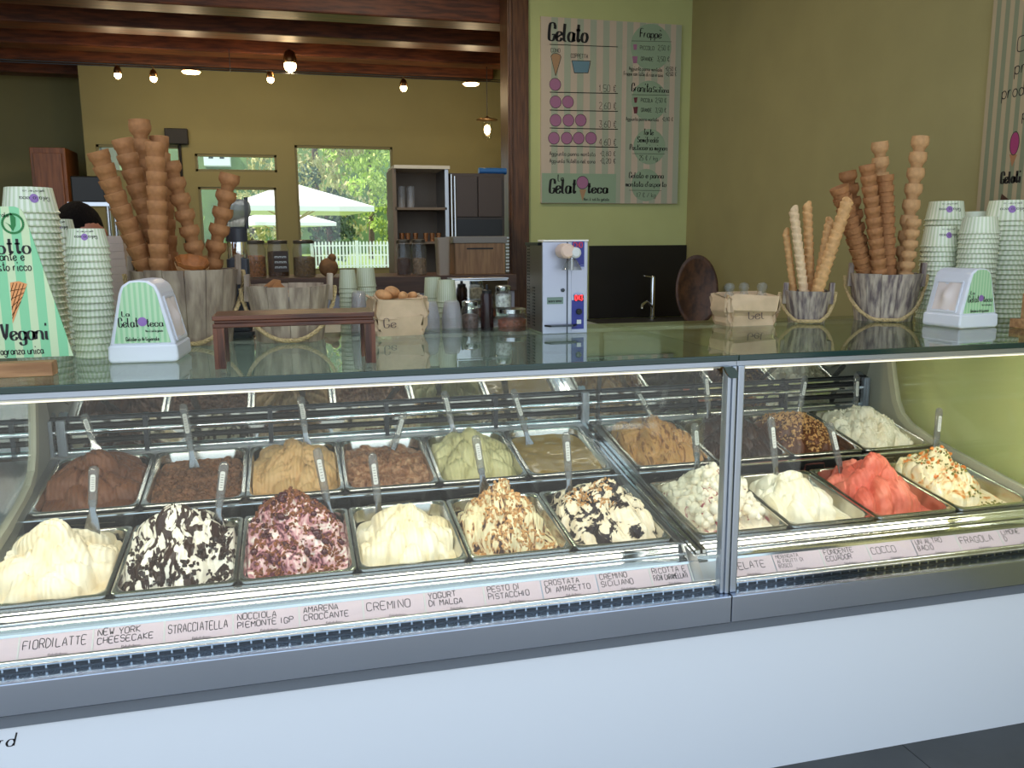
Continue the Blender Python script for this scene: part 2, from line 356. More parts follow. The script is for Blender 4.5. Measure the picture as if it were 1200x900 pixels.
# ------------------------------------------------------------------ gelato display cases
YG = 2.065; ZT = 1.27; ZTB = 1.254
S1 = math.radians(8); S2 = math.radians(11)
def slope_z(Y): return .699+(Y-2.215)*math.tan(S1) if Y < 2.66 else .783+(Y-2.70)*math.tan(S2)
def make_case(x0, x1, wx0, wx1, label, leftpost, rightpost, xi=None, wl=-9, wr=9):
    """x0..x1 the body, wx0..wx1 the pan well"""
    c = thing('display_case', label, 'display case', ((x0+x1)/2, 2.6, 0))
    c.location = (0, 0, 0); xi = xi or x1
    def P(mb, n, m, **k): return mb.build(n, m, c, **k)
    P(MB().box(x0, x1, 2.06, 2.09, .0, .462), 'front_panel', white_panel)
    P(MB().box(x0, x1, 2.09, 3.17, .0, .46), 'base_body', darksteel)
    P(MB().box(x0, x1, 2.055, 2.10, .462, .505), 'under_fascia_trim', greytrim)  # grey strip between white panel and steel fascia
    P(MB().box(x0, x1-.0015, 2.03, 2.10, .503, .584), 'steel_fascia', bandsteel, bevel=.003)
    # glass channel, vent grille, rolled rail
    P(MB().box(x0, x1, 2.075, 2.10, .584, .588), 'glass_channel', darksteel)
    g = P(MB().box(x0, x1, 2.084, 2.09, .566, .600), 'vent_grille', darksteel)
    tk = MB()
    for i in range(int((x1-x0)/.031)): tk.box(x0+.01+i*.031, x0+.014+i*.031, 2.078, 2.085, .585, .600)
    tk.box(x0, x1, 2.077, 2.085, .598, .601); stuff(P(tk, 'grille_fin', chrome))
    P(MB().tube([(x0, 2.098, .598), (x1, 2.098, .598)], .011, 12), 'rolled_rail', steel, smooth=50)
    P(MB().prism([(2.095, .56), (2.108, .600), (2.112, .600), (2.112, .56)], 'x', x0, x1), 'rail_backing', darkrub)
    P(MB().prism([(2.108, .598), (2.150, .6435), (2.153, .6405), (2.112, .594)], 'x', x0, x1), 'card_rail', alu)
    P(MB().prism([(2.149, .643), (2.152, .649), (2.156, .648), (2.154, .640)], 'x', x0, x1), 'card_rail_lip', chrome)
    P(MB().prism([(2.154, .644), (2.160, .652), (2.176, .662), (2.190, .676), (2.200, .684), (2.204, .680), (2.18, .655), (2.156, .636)], 'x', x0, x1), 'trough', mirror, smooth=60)
    P(MB().tube([(x0, 2.176, .665), (x1, 2.176, .665)], .004, 8), 'trough_bead', chrome, smooth=60)
    # pan rails and well
    P(MB().box(max(wl, wx0-.03), min(wr, wx1+.03), 2.2045, 2.214, .60, .690), 'front_rail', steel)
    P(MB().box(max(wl, wx0-.03), min(wr, wx1+.03), 2.675, 2.694, .70, .772), 'middle_rail', chrome, bevel=.003)
    P(MB().box(max(wl, wx0-.03), min(wr, wx1+.03), 2.622, 2.674, .62, .70), 'middle_gap', darkrub)  # solid black strip painting in the dark gap between the pan rows
    P(MB().box(max(x0, wx0-.03), min(wr, wx1+.03), 3.097, 3.15, .70, .862), 'rear_rail', steelsoft)
    P(MB().box(max(wl, wx0-.03), min(wr, wx1+.03), 2.12, 3.15, .46, .50), 'well_floor', darksteel)
    for a, b in ((max(wl, x0+.004), wx0-.001), (wx1+.001, min(xi, x1, wr+.004)-.004)):
        if b-a > .012: P(MB().prism([(2.2, .5), (2.2, .69), (2.62, .752), (2.69, .775), (3.10, .856), (3.10, .5)], 'x', a, b), 'side_deck', steelsoft)
    # back: rails, sliding doors, mirror band
    P(MB().box(x0+.01, xi-.01, 3.14, 3.165, .862, .985), 'rear_sliding_door', mirror)
    for z, r, m in ((.868, .010, chrome), (.905, .008, darkrub), (.94, .012, chrome), (.958, .007, darkrub), (.982, .006, darksteel)):
        P(MB().tube([(x0+.012, 3.128, z), (xi-.012, 3.128, z)], r, 8), 'rear_rail_bar', m, smooth=60)
    nd = int((xi-x0)/.42)
    for i in range(1, nd): P(MB().box(x0+i*.42-.008, x0+i*.42+.008, 3.118, 3.14, .862, .985), 'door_stile', darksteel)
    P(MB().prism([(3.165, .985), (3.135, .985), (3.10, 1.10), (3.10, 1.235), (3.165, 1.235)], 'x', x0+.01, xi-.01), 'mirror_band', mirror)
    P(MB().box(x0, x1, 2.986, 3.46 if x0 < 0 else 3.03, 1.237, 1.254), 'rear_shelf', steelsoft, bevel=.003)
    # top glass with ground edge
    tg = MB(); tg.box(x0+.001, x1-.001, 2.052, 2.985, ZTB, ZT); P(tg, 'top_glass', topglass)
    te = MB(); te.box(x0+.001, x1-.001, 2.045, 2.052, ZTB, ZT); P(te, 'top_glass_edge', glassedge, bevel=.002)
    P(MB().box(x0, x1, 2.056, 2.082, 1.238, ZTB), 'top_rail', alu, bevel=.002)
    P(MB().box(leftpost, rightpost, YG, YG+.008, .584, 1.24), 'front_glass', glass)
    # lamp under the top rail
    P(MB().prism([(2.084, 1.253), (2.084, 1.234), (2.10, 1.226), (2.118, 1.232), (2.118, 1.253)], 'x', x0+.03, x1-.03), 'lamp_housing', alu)
    P(MB().box(x0+.05, x1-.05, 2.094, 2.112, 1.224, 1.2275), 'lamp_tube', mat('lamp_diffuser', (255, 244, 225), .4, emis=((255, 240, 215), 1.0)))
    L = bpy.data.lights.new('case_lamp', 'AREA'); L.shape = 'RECTANGLE'; L.size = x1-x0-.12; L.size_y = .03; L.energy = 3.4*(x1-x0); L.color = (1, .92, .78)
    lo = bpy.data.objects.new('case_lamp', L); COL.objects.link(lo); lo.location = ((x0+x1)/2, 2.105, 1.222); lo.rotation_euler = (math.radians(28), 0, 0); lo.parent = c
    return c, P
XS = 1.165
caseL, PL = make_case(-2.2, XS, -.80, 1.068, 'long gelato display case under the striped sign and napkin box', -2.15, 1.137, None, -9, 1.150)
caseR, PR = make_case(XS, 2.99, 1.153, 2.398, 'gelato display case reaching to the olive wall', 1.19, 2.96, 2.43, 1.1515)
PR(MB().box(2.50, 2.52, 2.09, 3.16, .46, 1.236), 'added_green_panel', mat('green_cast_panel', (226, 224, 152), .35)); PR(MB().box(2.43, 2.50, 2.2, 3.14, .46, .60), 'added_green_floor', MATS['green_cast_panel'])  # added panels whose colour stands in for the end glass's green cast
PL(MB().box(1.137, 1.150, 2.052, 2.085, .584, 1.24).box(1.150, XS-.001, 2.048, 2.088, .584, 1.24), 'corner_post', alu, bevel=.004)
PR(MB().box(XS+.003, 1.190, 2.052, 2.08, .584, 1.24), 'corner_post', alu, bevel=.004)
PL(MB().prism([(1.118, 1.240), (1.128, 1.222), (1.140, 1.208), (1.161, 1.208), (1.161, 1.222), (1.15, 1.236), (1.14, 1.240)], 'y', 2.040, 2.0515), 'glass_clip', glassedge)
def endframe(X, xa, P, w=.03):
    """gasketed end pane: sloping sill, rounded corner and rear upright (Y, z)"""
    mid = [(2.10, .690), (2.29, .716), (2.45, .742), (2.62, .770), (2.76, .796), (2.85, .822), (2.91, .858), (2.945, .91), (2.975, 1.0), (3.0, 1.1), (3.02, 1.236)]
    mb = MB()
    ins = []
    for i, (y, z) in enumerate(mid):
        a = mid[max(0, i-1)]; b = mid[min(len(mid)-1, i+1)]; dy, dz = b[0]-a[0], b[1]-a[1]; l = math.hypot(dy, dz); ins.append((y+dz/l*(w/2), z-dy/l*(w/2)))
    out = []
    for i, (y, z) in enumerate(mid):
        a = mid[max(0, i-1)]; b = mid[min(len(mid)-1, i+1)]; dy, dz = b[0]-a[0], b[1]-a[1]; l = math.hypot(dy, dz); out.append((y-dz/l*(w/2), z+dy/l*(w/2)))
    for i in range(len(mid)-1): mb.prism([out[i], out[i+1], ins[i+1], ins[i]], 'x', xa, xa+.022)
    P(mb, 'end_gasket', gasket)
    P(MB().prism([(2.10, .69)]+mid[1:]+[(2.10, 1.236)], 'x', xa+.008, xa+.014), 'end_glass', glass)
    back = [(3.14, .80), (3.14, 1.236), (3.03, 1.236)]+[(y+.012, z-.012) for y, z in mid[:-1][::-1] if y > 2.25]+[(2.22, .70), (2.22, .6), (3.0, .74)]
    P(MB().prism(back, 'x', xa+.004, xa+.018), 'end_panel', mat('warm_grey_panel', (150, 150, 140), .45))
endframe(2.405, 2.402, PR); endframe(-.83, -.842, PL)
# divider between the two wells, and rear uprights
PL(MB().prism([(2.10, .692), (2.10, .702), (2.66, .790), (3.12, .872), (3.12, .852), (2.66, .765)], 'x', 1.084, 1.096).prism([(2.10, .692), (2.10, .702), (2.66, .790), (3.12, .872), (3.12, .852), (2.66, .765)], 'x', 1.104, 1.116).prism([(2.10, .685), (2.10, .69), (2.66, .776), (3.12, .858), (3.12, .845), (2.66, .757)], 'x', 1.08, 1.12), 'divider_channel', chrome)
PL(MB().prism([(2.11, .695), (2.11, 1.18), (2.125, 1.21), (3.0, 1.235), (3.10, 1.10), (3.10, .86), (2.66, .78)], 'x', 1.097, 1.103), 'divider_glass', glass)
PL(MB().prism([(2.107, .60), (2.149, .645), (2.2, .70), (2.2, .64), (2.13, .58)], 'x', 1.088, 1.118), 'card_rail_end', steelsoft)
for xa, P in ((-.80, PL), (-.84, PL), (1.088, PL), (2.372, PR)):
    P(MB().box(xa, xa+.028, 3.102, 3.122, .83, .985).box(xa+.005, xa+.010, 3.098, 3.102, .83, .985).box(xa+.018, xa+.023, 3.098, 3.102, .83, .985), 'rear_upright', alu)

# ------------------------------------------------------------------ pans
pansteel = mat('pan_steel', (205, 203, 196), .24, 1, vary=.05, scale=6)
HX, HY = .1535, .197
pm = MB(); rings = []
for hx, hy, r, z in ((HX, HY, .018, -.010), (HX, HY, .018, 0), (HX-.003, HY-.003, .018, .0015), (HX-.010, HY-.010, .034, .0015), (HX-.014, HY-.014, .036, -.003), (HX-.024, HY-.024, .045, -.11), (HX-.034, HY-.034, .04, -.118)):
    rings.append([(x, y, z) for x, y in rrect(hx, hy, r, 6)])
pm.loft(rings, cap0=False, cap1=True); panmesh = pm.mesh('gelato_pan', pansteel, smooth=40)
DIV = [-.799, -.4875, -.176, .135, .446, .757, 1.153, 1.464, 1.775, 2.087]
def panframe(row, k):
    cx = DIV[k]+.3112/2
    if row == 0: S, yf, zf = S1, 2.215, .699
    else: S, yf, zf = S2, 2.70, .783
    return Vector((cx, yf+.198*math.cos(S), zf+.198*math.sin(S))), S
# ------------------------------------------------------------------ gelato
def vnoise(x, y, sc, seed):
    r = np.random.default_rng(seed); T = r.random((64, 64)); X, Y = x*sc+100, y*sc+100
    i, j = np.floor(X).astype(int), np.floor(Y).astype(int); u, v = X-i, Y-j; u = u*u*(3-2*u); v = v*v*(3-2*v); i %= 63; j %= 63
    return (T[i, j]*(1-u)+T[i+1, j]*u)*(1-v)+(T[i, j+1]*(1-u)+T[i+1, j+1]*u)*v-.5
def mound(seed, peak, H, R, n=None, sq=1.3, tip=.35, freq=3.0, amp=.011, b0=-.02):
    """overlapping spatula folds climbing to a tip"""
    r = random.Random(seed); L = []; n = (9, 7, 4, 2); rads = (.78, .54, .30, .08); lens = (.40, .42, .42, .38); H *= .92
    for l, cnt in enumerate(n):
        for i in range(cnt):
            a = 2*PI*(i+r.uniform(-.25, .25))/cnt+l*.6+seed; k = r.uniform(.8, 1.2); rad = R*rads[l]*r.uniform(.85, 1.1)
            L.append((peak[0]+rad*math.cos(a), peak[1]+rad*sq*math.sin(a), R*lens[l]*k*1.15, R*lens[l]*k*r.uniform(.62, .85), math.atan2(math.sin(a)*sq, math.cos(a))+r.uniform(-.6, .6),
                      b0+H*(.0, .14, .30, .48)[l]*r.uniform(.9, 1.1), H*(.36, .42, .45, .46)[l]*k, freq*r.uniform(.8, 1.2), amp*r.uniform(.7, 1.3), r.uniform(-5, 5)))
    return L
def gelato_mesh(name, fill, lobes, m, rough=0, rsc=60, seed=1, nx=78, ny=100, wall=.004, terr=0):
    s = np.linspace(-1, 1, nx); t = np.linspace(-1, 1, ny); S, T = np.meshgrid(s, t, indexing='ij')
    hx, hy = HX-.0155, HY-.0155; x = S*hx*(1-.11*T**6); y = T*hy*(1-.11*S**6)
    h = np.full_like(x, fill)+.006*vnoise(x, y, 25, seed)
    h2 = np.full_like(h, -1.0)
    for cx, cy, rx, ry, a, b, H, fq, am, cv in lobes:
        p = (x-cx)*math.cos(a)+(y-cy)*math.sin(a); q = -(x-cx)*math.sin(a)+(y-cy)*math.cos(a); q = q+cv*2*p*p
        d2 = (p/rx)**2+(q/ry)**2; ins = d2 < 1; dm = np.clip(1-d2, 0, 1)**.5*(1-.30*p/rx); rdg = am*(1-np.abs(np.sin(fq*PI*q/ry))**.7)*np.clip(1-d2, 0, 1)**.5*np.clip(.75-p/rx, 0, 1.2)
        hl = np.where(ins, b+H*dm+rdg, -1); h2 = np.maximum(h2, np.minimum(h, hl)); h = np.maximum(h, hl)
    if lobes: h = h-.013*np.exp(-(h-h2)/.006)*np.clip((h-fill)*25, 0, 1)     # furrows where two folds meet
    if rough: h = h+rough*(vnoise(x, y, rsc, seed+5)+.5*vnoise(x, y, rsc*2.2, seed+9))*1.6*np.clip((h-fill)*30+.4, .3, 1)
    e = np.clip((1-np.maximum(np.abs(S), np.abs(T)))/.12, 0, 1); h = np.minimum(h, fill+.02+.25*e**.7)
    x = np.where(h < -.02, x*(1-.06*np.clip((-.02-h)/.08, 0, 1)), x)
    v = np.stack([x, y, h], -1).reshape(-1, 3); f = []
    for i in range(nx-1):
        for j in range(ny-1): a = i*ny+j; f.append((a, a+ny, a+ny+1, a+1))
    me = bpy.data.meshes.new(name); me.from_pydata(v.tolist(), [], f); me.update(); me.materials.append(m); me.shade_smooth(); return me, x, y, h
def marble(name, cols, scale=14, dist=2.5, rough=.45, stretch=(1, 1, 1), detail=3, const=False, bump=.15, folds=.30):
    m, nt, b = new_mat(name); b.inputs['Roughness'].default_value = rough; b.inputs['Specular IOR Level'].default_value = .3
    tc = nt.nodes.new('ShaderNodeTexCoord'); mp = nt.nodes.new('ShaderNodeMapping'); mp.inputs['Scale'].default_value = stretch; n = nt.nodes.new('ShaderNodeTexNoise')
    n.inputs['Scale'].default_value = scale; n.inputs['Distortion'].default_value = dist; n.inputs['Detail'].default_value = detail
    r = nt.nodes.new('ShaderNodeValToRGB'); e = r.color_ramp.elements
    while len(e) < len(cols): e.new(.5)
    for k, (p, c) in enumerate(cols): e[k].position = p; e[k].color = lin(c)
    if const: r.color_ramp.interpolation = 'CONSTANT'
    nt.links.new(tc.outputs['Object'], mp.inputs[0]); nt.links.new(mp.outputs[0], n.inputs['Vector']); nt.links.new(n.outputs[0], r.inputs[0]); nt.links.new(r.outputs[0], b.inputs['Base Color'])
    n2 = nt.nodes.new('ShaderNodeTexNoise'); n2.inputs['Scale'].default_value = 90; bp = nt.nodes.new('ShaderNodeBump'); bp.inputs['Strength'].default_value = bump; bp.inputs['Distance'].default_value = .006
    nt.links.new(tc.outputs['Object'], n2.inputs['Vector']); nt.links.new(n2.outputs[0], bp.inputs['Height']); nt.links.new(bp.outputs[0], b.inputs['Normal'])
    wv = nt.nodes.new('ShaderNodeTexWave'); wv.inputs['Scale'].default_value = 22; wv.inputs['Distortion'].default_value = 9; wv.inputs['Detail'].default_value = 1; wv.inputs['Detail Scale'].default_value = .35
    b2 = nt.nodes.new('ShaderNodeBump'); b2.inputs['Strength'].default_value = folds; b2.inputs['Distance'].default_value = .008; nt.links.new(tc.outputs['Object'], wv.inputs['Vector']); nt.links.new(wv.outputs['Fac'], b2.inputs['Height']); nt.links.new(bp.outputs[0], b2.inputs['Normal']); nt.links.new(b2.outputs[0], b.inputs['Normal'])
    return m
def crumbs(parent, name, x, y, h, m, n, size, mask, seed, chunky=False):
    """scattered topping lying on the gelato: one joined part"""
    r = random.Random(seed); mb = MB(); nx, ny = x.shape; c = 0; tr = 0
    while c < n and tr < n*30:
        tr += 1; i, j = r.randrange(4, nx-4), r.randrange(4, ny-4)
        if not mask(x[i, j], y[i, j], h[i, j], r): continue
        c += 1; k = size*r.uniform(.5, 1.4); M = Euler((r.uniform(0, 6), r.uniform(0, 6), r.uniform(0, 6))).to_matrix()
        p = (x[i, j]+r.uniform(-.002, .002), y[i, j]+r.uniform(-.002, .002), h[i, j]+k*.25)
        if chunky: mb.ball(p, k, 6, 4, (r.uniform(.8, 1.3), r.uniform(.8, 1.2), r.uniform(.6, 1)), M)
        else: mb.obox(p, (k*1.5, k, k*.8), M)
    o = mb.build(name, m, parent, smooth=60 if chunky else None); return stuff(o)
IV = (240, 226, 196)
gm = dict(
 fior=marble('milk_gelato', [(.3, (236, 214, 172)), (.55, (248, 236, 208)), (.75, (250, 244, 228))], 8, .5),
 strac=marble('milk_gelato_with_chocolate', [(.0, (44, 24, 16)), (.47, (52, 30, 22)), (.50, (244, 236, 218)), (1, (250, 246, 236))], 17, 2.2, .35, (1.4, .7, .8)),
 amar=marble('cherry_gelato', [(.0, (60, 22, 28)), (.40, (92, 44, 56)), (.46, (190, 130, 136)), (.58, (226, 190, 186)), (.66, (246, 236, 224))], 16, 2.5),
 cream=marble('cream_gelato', [(.25, (238, 214, 158)), (.5, (248, 236, 202)), (.75, (252, 246, 226))], 6, .4),
 cros=marble('pistachio_cream_gelato', [(.0, (58, 36, 30)), (.39, (66, 44, 40)), (.43, (206, 160, 110)), (.49, (238, 222, 178)), (.8, (232, 224, 184))], 15, 2.6, .4, (1.6, .6, .7)),
 sici=marble('white_gelato_dark_sauce', [(.0, (30, 20, 22)), (.44, (40, 28, 30)), (.475, (240, 222, 188)), (.8, (250, 242, 224)), (.95, (214, 160, 112))], 15, 2.0, .3),
 meri=marble('meringue_gelato', [(.0, (120, 44, 56)), (.37, (168, 84, 96)), (.42, (240, 226, 200)), (.8, (248, 240, 224))], 18, 2),
 cocco=marble('coconut_gelato', [(.3, (240, 226, 190)), (.6, (248, 242, 222))], 9, .5),
 frag=marble('strawberry_gelato', [(.25, (204, 92, 74)), (.5, (222, 114, 94)), (.75, (234, 146, 122))], 12, .8),
 zab=marble('custard_gelato', [(.0, (196, 110, 40)), (.36, (226, 150, 76)), (.44, (246, 226, 176)), (.7, (250, 240, 212))], 16, 2),
 choc=marble('milk_chocolate_gelato', [(.3, (106, 62, 38)), (.6, (132, 82, 54))], 8, .6),
 rubble=marble('biscuit_gelato', [(.3, (116, 74, 48)), (.5, (150, 100, 68)), (.7, (178, 126, 88))], 40, 1),
 cara=marble('caramel_gelato', [(.3, (206, 160, 104)), (.6, (224, 182, 128))], 8, .6),
 left=marble('scraped_hazelnut_gelato', [(.3, (120, 74, 48)), (.5, (164, 114, 82)), (.7, (206, 160, 124))], 20, 2),
 pist=marble('pale_pistachio_gelato', [(.3, (196, 184, 128)), (.6, (222, 212, 160))], 8, .6),
 liq=mat('smooth_tan_gelato', (166, 132, 62), .12),
 tan=marble('apricot_gelato', [(.0, (120, 70, 34)), (.40, (150, 92, 48)), (.44, (214, 152, 88)), (.8, (228, 172, 110))], 12, 2.4, .35, (2, .6, .8)),
 dark=marble('dark_chocolate_gelato', [(.3, (44, 28, 20)), (.6, (66, 42, 30))], 10, .6, .3),
 nutty=marble('chocolate_hazelnut_gelato', [(.3, (84, 46, 26)), (.6, (112, 66, 38))], 10, .6, .35),
 grain=marble('grainy_white_gelato', [(.3, (232, 216, 184)), (.6, (246, 236, 212))], 20, .6))
cr_brown = mat('crumb_brown', (128, 74, 38), .7, vary=.5, scale=70); cr_tan = mat('crumb_tan', (196, 148, 92), .7, vary=.3, scale=60); cr_white = mat('meringue_white', (246, 236, 214), .7)
cr_green = mat('pistachio_grains', (128, 124, 54), .7, vary=.5, scale=70); cr_dark = mat('chocolate_shards', (44, 26, 20), .4)
UP = lambda q: (lambda x, y, h, r: h > q)
def near(cx, cy, rr): return lambda x, y, h, r: (x-cx)**2+(y-cy)**2 < rr*rr*r.random()
FL = [  # row, k, key, fill, lobes, kwargs, label of the gelato, label of the pan
 (0, 0, 'fior', -.03, mound(3, (-.01, .0), .15, .155, (7, 5, 2), 1.15, .42), {}, 'smooth ivory white gelato folded into big leaves', 'steel pan of plain ivory gelato beside the end glass'),
 (0, 1, 'strac', -.025, mound(5, (-.015, .03), .16, .15, (8, 5, 2), 1.2, .36), {}, 'white gelato streaked with thick dark chocolate shell', 'steel pan of white gelato streaked with dark chocolate shell'),
 (0, 2, 'amar', -.02, mound(8, (-.01, .04), .17, .145, (8, 5, 1), 1.25, .42), {'rough': .004}, 'cherry pink gelato under brown crunch with a tall tip', 'steel pan of cherry pink gelato under brown crunch'),
 (0, 3, 'cream', -.04, mound(11, (.0, -.03), .135, .135, (7, 5, 2), 1.1, .40, 4), {}, 'creamy white gelato with a scraped hollow behind it', 'half emptied steel pan of creamy white gelato'),
 (0, 4, 'cros', -.035, mound(14, (-.02, .0), .17, .125, (7, 4, 2), 1.3, .42, 4), {}, 'pale green cream gelato ribboned with chocolate and biscuit crumb', 'steel pan of pale cream gelato ribboned with chocolate and crumb'),
 (0, 5, 'sici', -.03, mound(17, (.01, .03), .13, .15, (8, 5, 2), 1.2, .42), {}, 'white gelato blotched with glossy black sauce', 'steel pan of white gelato blotched with glossy black sauce'),
 (0, 6, 'meri', -.03, mound(20, (.0, .04), .14, .145, (7, 5, 2), 1.2, .42), {'rough': .006}, 'white meringue gelato in rough chunks with berry syrup', 'steel pan of meringue chunk gelato behind the aluminium post'),
 (0, 7, 'cocco', -.045, mound(23, (-.03, .01), .125, .12, (6, 4, 2), 1.2, .5, 2, .003), {'rough': .003}, 'soft snow white gelato heaped at one side', 'steel pan of snow white gelato next to the pink one'),
 (0, 8, 'frag', -.045, mound(26, (-.02, .02), .155, .13, (8, 5, 2), 1.3, .32, 4, .007), {'rough': .004}, 'salmon pink strawberry gelato with a ragged peak', 'steel pan of salmon pink gelato'),
 (0, 9, 'zab', -.045, mound(29, (-.05, .04), .14, .12, (7, 4, 2), 1.3, .5), {'rough': .003}, 'cream gelato with orange drizzle and green grains', 'steel pan of cream gelato with orange drizzle at the gasketed end glass'),
 (1, 0, 'choc', -.025, mound(32, (.0, .03), .125, .14, (7, 5, 2), 1.1, .45), {}, 'milk chocolate gelato in soft folds', 'steel pan of milk chocolate gelato'),
 (1, 1, 'rubble', -.03, [], {'rough': .012, 'rsc': 70}, 'flat brown gelato covered in biscuit rubble', 'steel pan of flat brown biscuit gelato'),
 (1, 2, 'cara', -.025, mound(35, (.0, .0), .125, .155, (8, 5, 2), 1.15, .42, 4), {}, 'caramel coloured gelato in high smooth folds', 'steel pan of caramel coloured gelato'),
 (1, 3, 'left', -.035, mound(38, (-.02, .0), .03, .15, (6, 4, 1), 1.2, .4), {'rough': .010, 'rsc': 30}, 'nearly finished scraped brown gelato', 'nearly empty steel pan of scraped brown gelato'),
 (1, 4, 'pist', -.035, mound(41, (-.01, .0), .125, .14, (8, 5, 2), 1.2, .36, 5), {}, 'pale pistachio green gelato in ribbed folds', 'steel pan of pale pistachio green gelato'),
 (1, 5, 'liq', -.022, [], {}, 'level smooth khaki tan gelato', 'steel pan filled level with smooth khaki tan gelato'),
 (1, 6, 'tan', -.03, mound(44, (-.01, .02), .12, .155, (8, 5, 2), 1.2, .45, 3), {}, 'apricot tan gelato veined with dark caramel', 'steel pan of apricot tan gelato behind the glass divider'),
 (1, 7, 'dark', -.03, mound(47, (.02, .02), .12, .145, (8, 5, 2), 1.2, .40, 5), {}, 'almost black dark chocolate gelato', 'steel pan of almost black chocolate gelato'),
 (1, 8, 'nutty', -.03, mound(50, (-.02, .01), .115, .14, (7, 5, 2), 1.2, .40, 4), {}, 'chocolate gelato strewn with tan chopped nuts', 'steel pan of chocolate gelato strewn with tan nuts'),
 (1, 9, 'grain', -.035, mound(53, (-.01, .0), .13, .13, (8, 5, 2), 1.2, .45, 2, .002), {'rough': .006}, 'grainy off-white gelato heaped into a cone', 'steel pan of grainy off-white gelato by the rear corner'),
]
GEL = {}
for row, k, key, fill, lobes, kw, lab, plab in FL:
    loc, S = panframe(row, k)
    p = inst('gelato_pan', panmesh, loc, (S, 0, 0)); tag(p, plab, 'pan', 'steel gelato pans set in two rows')
    me, x, y, h = gelato_mesh('gelato', fill, lobes, gm[key], seed=k+row*10, **kw)
    g = inst('gelato', me, loc, (S, 0, 0)); tag(g, lab, 'gelato'); GEL[(row, k)] = (g, x, y, h)
def topping(row, k, name, m, n, size, mask, chunky=False):
    g, x, y, h = GEL[(row, k)]; return crumbs(g, name, x, y, h, m, n, size, mask, row*100+k, chunky)
topping(0, 2, 'crunch_topping', cr_brown, 1500, .0052, lambda x, y, h, r: (h > .09 and r.random() < .8) or r.random() < .30)
topping(0, 2, 'cherry_pieces', mat('dark_cherry', (70, 20, 30), .25), 60, .010, lambda x, y, h, r: h > 0, True)
topping(0, 4, 'biscuit_crumb', cr_tan, 700, .005, lambda x, y, h, r: r.random() < .35 and (y < -.09 or h > .06))
topping(0, 5, 'biscuit_crumb', cr_tan, 160, .005, lambda x, y, h, r: h > .04 and x < .03)
topping(0, 6, 'meringue_chunk', cr_white, 330, .013, lambda x, y, h, r: h > -.02, True)
topping(0, 6, 'berry_piece', mat('berry_red', (128, 40, 56), .3), 40, .008, lambda x, y, h, r: h > 0, True)
topping(0, 9, 'pistachio_grain', cr_green, 420, .004, lambda x, y, h, r: h > .05 or (y < -.08 and x > -.03))
topping(0, 9, 'candied_orange', mat('candied_orange', (224, 128, 48), .3), 90, .006, lambda x, y, h, r: h > .03, True)
topping(0, 1, 'chocolate_shard', cr_dark, 260, .007, lambda x, y, h, r: h < .04)
topping(1, 1, 'biscuit_rubble', mat('biscuit_rubble', (128, 84, 56), .7, vary=.35, scale=30), 700, .009, lambda x, y, h, r: y < .10 or x > .05, True)
topping(1, 8, 'chopped_nut', cr_tan, 800, .0055, lambda x, y, h, r: r.random() < .5 and h > -.01 and (h > .05 or r.random() < .4))
topping(1, 9, 'coconut_flake', cr_white, 240, .0045, lambda x, y, h, r: h > -.01)

# ------------------------------------------------------------------ spatulas
clear = glassmat('clear_acrylic', (.62, .62, .60), 1.5, .03, .10)
plate = mat('white_sticker', (205, 205, 200), .5)
def spatula(bx, by, tx, ty, Y, label, lean=.035):
    b, t = at(bx, by, Y), at(tx, ty, Y+lean); d = t-b; L = d.length
    o = thing('spatula', label, 'spatula', b, group='gelato spatulas'); q = d.to_track_quat('Z', 'Y'); 
    # keep the broad face turned to the front
    z = d.normalized(); xax = Vector((1, 0, 0)); xax = (xax-z*xax.dot(z)).normalized(); yax = z.cross(xax); o.rotation_euler = Matrix((xax, yax, z)).transposed().to_euler()
    rings = []
    for z_, hx, hy in ((L*.28, .009, .005), (L*.34, .0125, .007), (L*.6, .0125, .0065), (L*.9, .0145, .0065), (L*.97, .0125, .006), (L, .006, .004)):
        rings.append([(x, y, z_) for x, y in rrect(hx, hy, min(hx, hy)*.95, 5)])
    MB().loft(rings).build('handle', clear, o, smooth=50)
    rings = []
    for z_, hx, hy, yo in ((-.055, .020, .0012, .006), (-.02, .021, .0015, .002), (L*.08, .016, .002, 0), (L*.18, .010, .003, 0), (L*.40, .0085, .003, 0)):
        rings.append([(x, y+yo, z_) for x, y in rrect(hx, hy, hy*.95, 4)])
    MB().loft(rings).build('blade', mat('spatula_steel', (150, 150, 150), .18, 1), o, smooth=40)
    w, h2 = .0068, L*.15; zc = L*.70
    s = MB(); s.add([(x, -.0082, z) for x, z in [(a, zc+c) for a, c in rrect(w, h2, .005, 4)]], [tuple(range(16))]); st = s.build('sticker', plate, o)
    n = MB()
    for i in range(6): n.box(-.004, .004, -.0088, -.0084, zc-h2*.7+i*h2*.26, zc-h2*.7+i*h2*.26+.0016)
    n.build('sticker_print', mat('grey_print', (90, 90, 92), .6), st)
    return o
for bx, by, tx, ty, s in ((113, 528, 98, 485, 'milk chocolate'), (228, 550, 214, 473, 'flat biscuit'), (360, 524, 352, 464, 'caramel'), (456, 543, 474, 482, 'nearly finished brown'), (533, 512, 520, 458, 'pale pistachio'), (622, 525, 601, 456, 'level khaki'),
                       (768, 497, 745, 456, 'apricot tan'), (832, 498, 826, 434, 'almost black'), (935, 492, 944, 440, 'nut strewn'), (1002, 497, 1004, 438, 'grainy off-white')):
    spatula(bx, by, tx, ty, 3.0 if s != 'grainy off-white' else 3.045, 'clear handled steel spatula stuck in the %s gelato' % s)
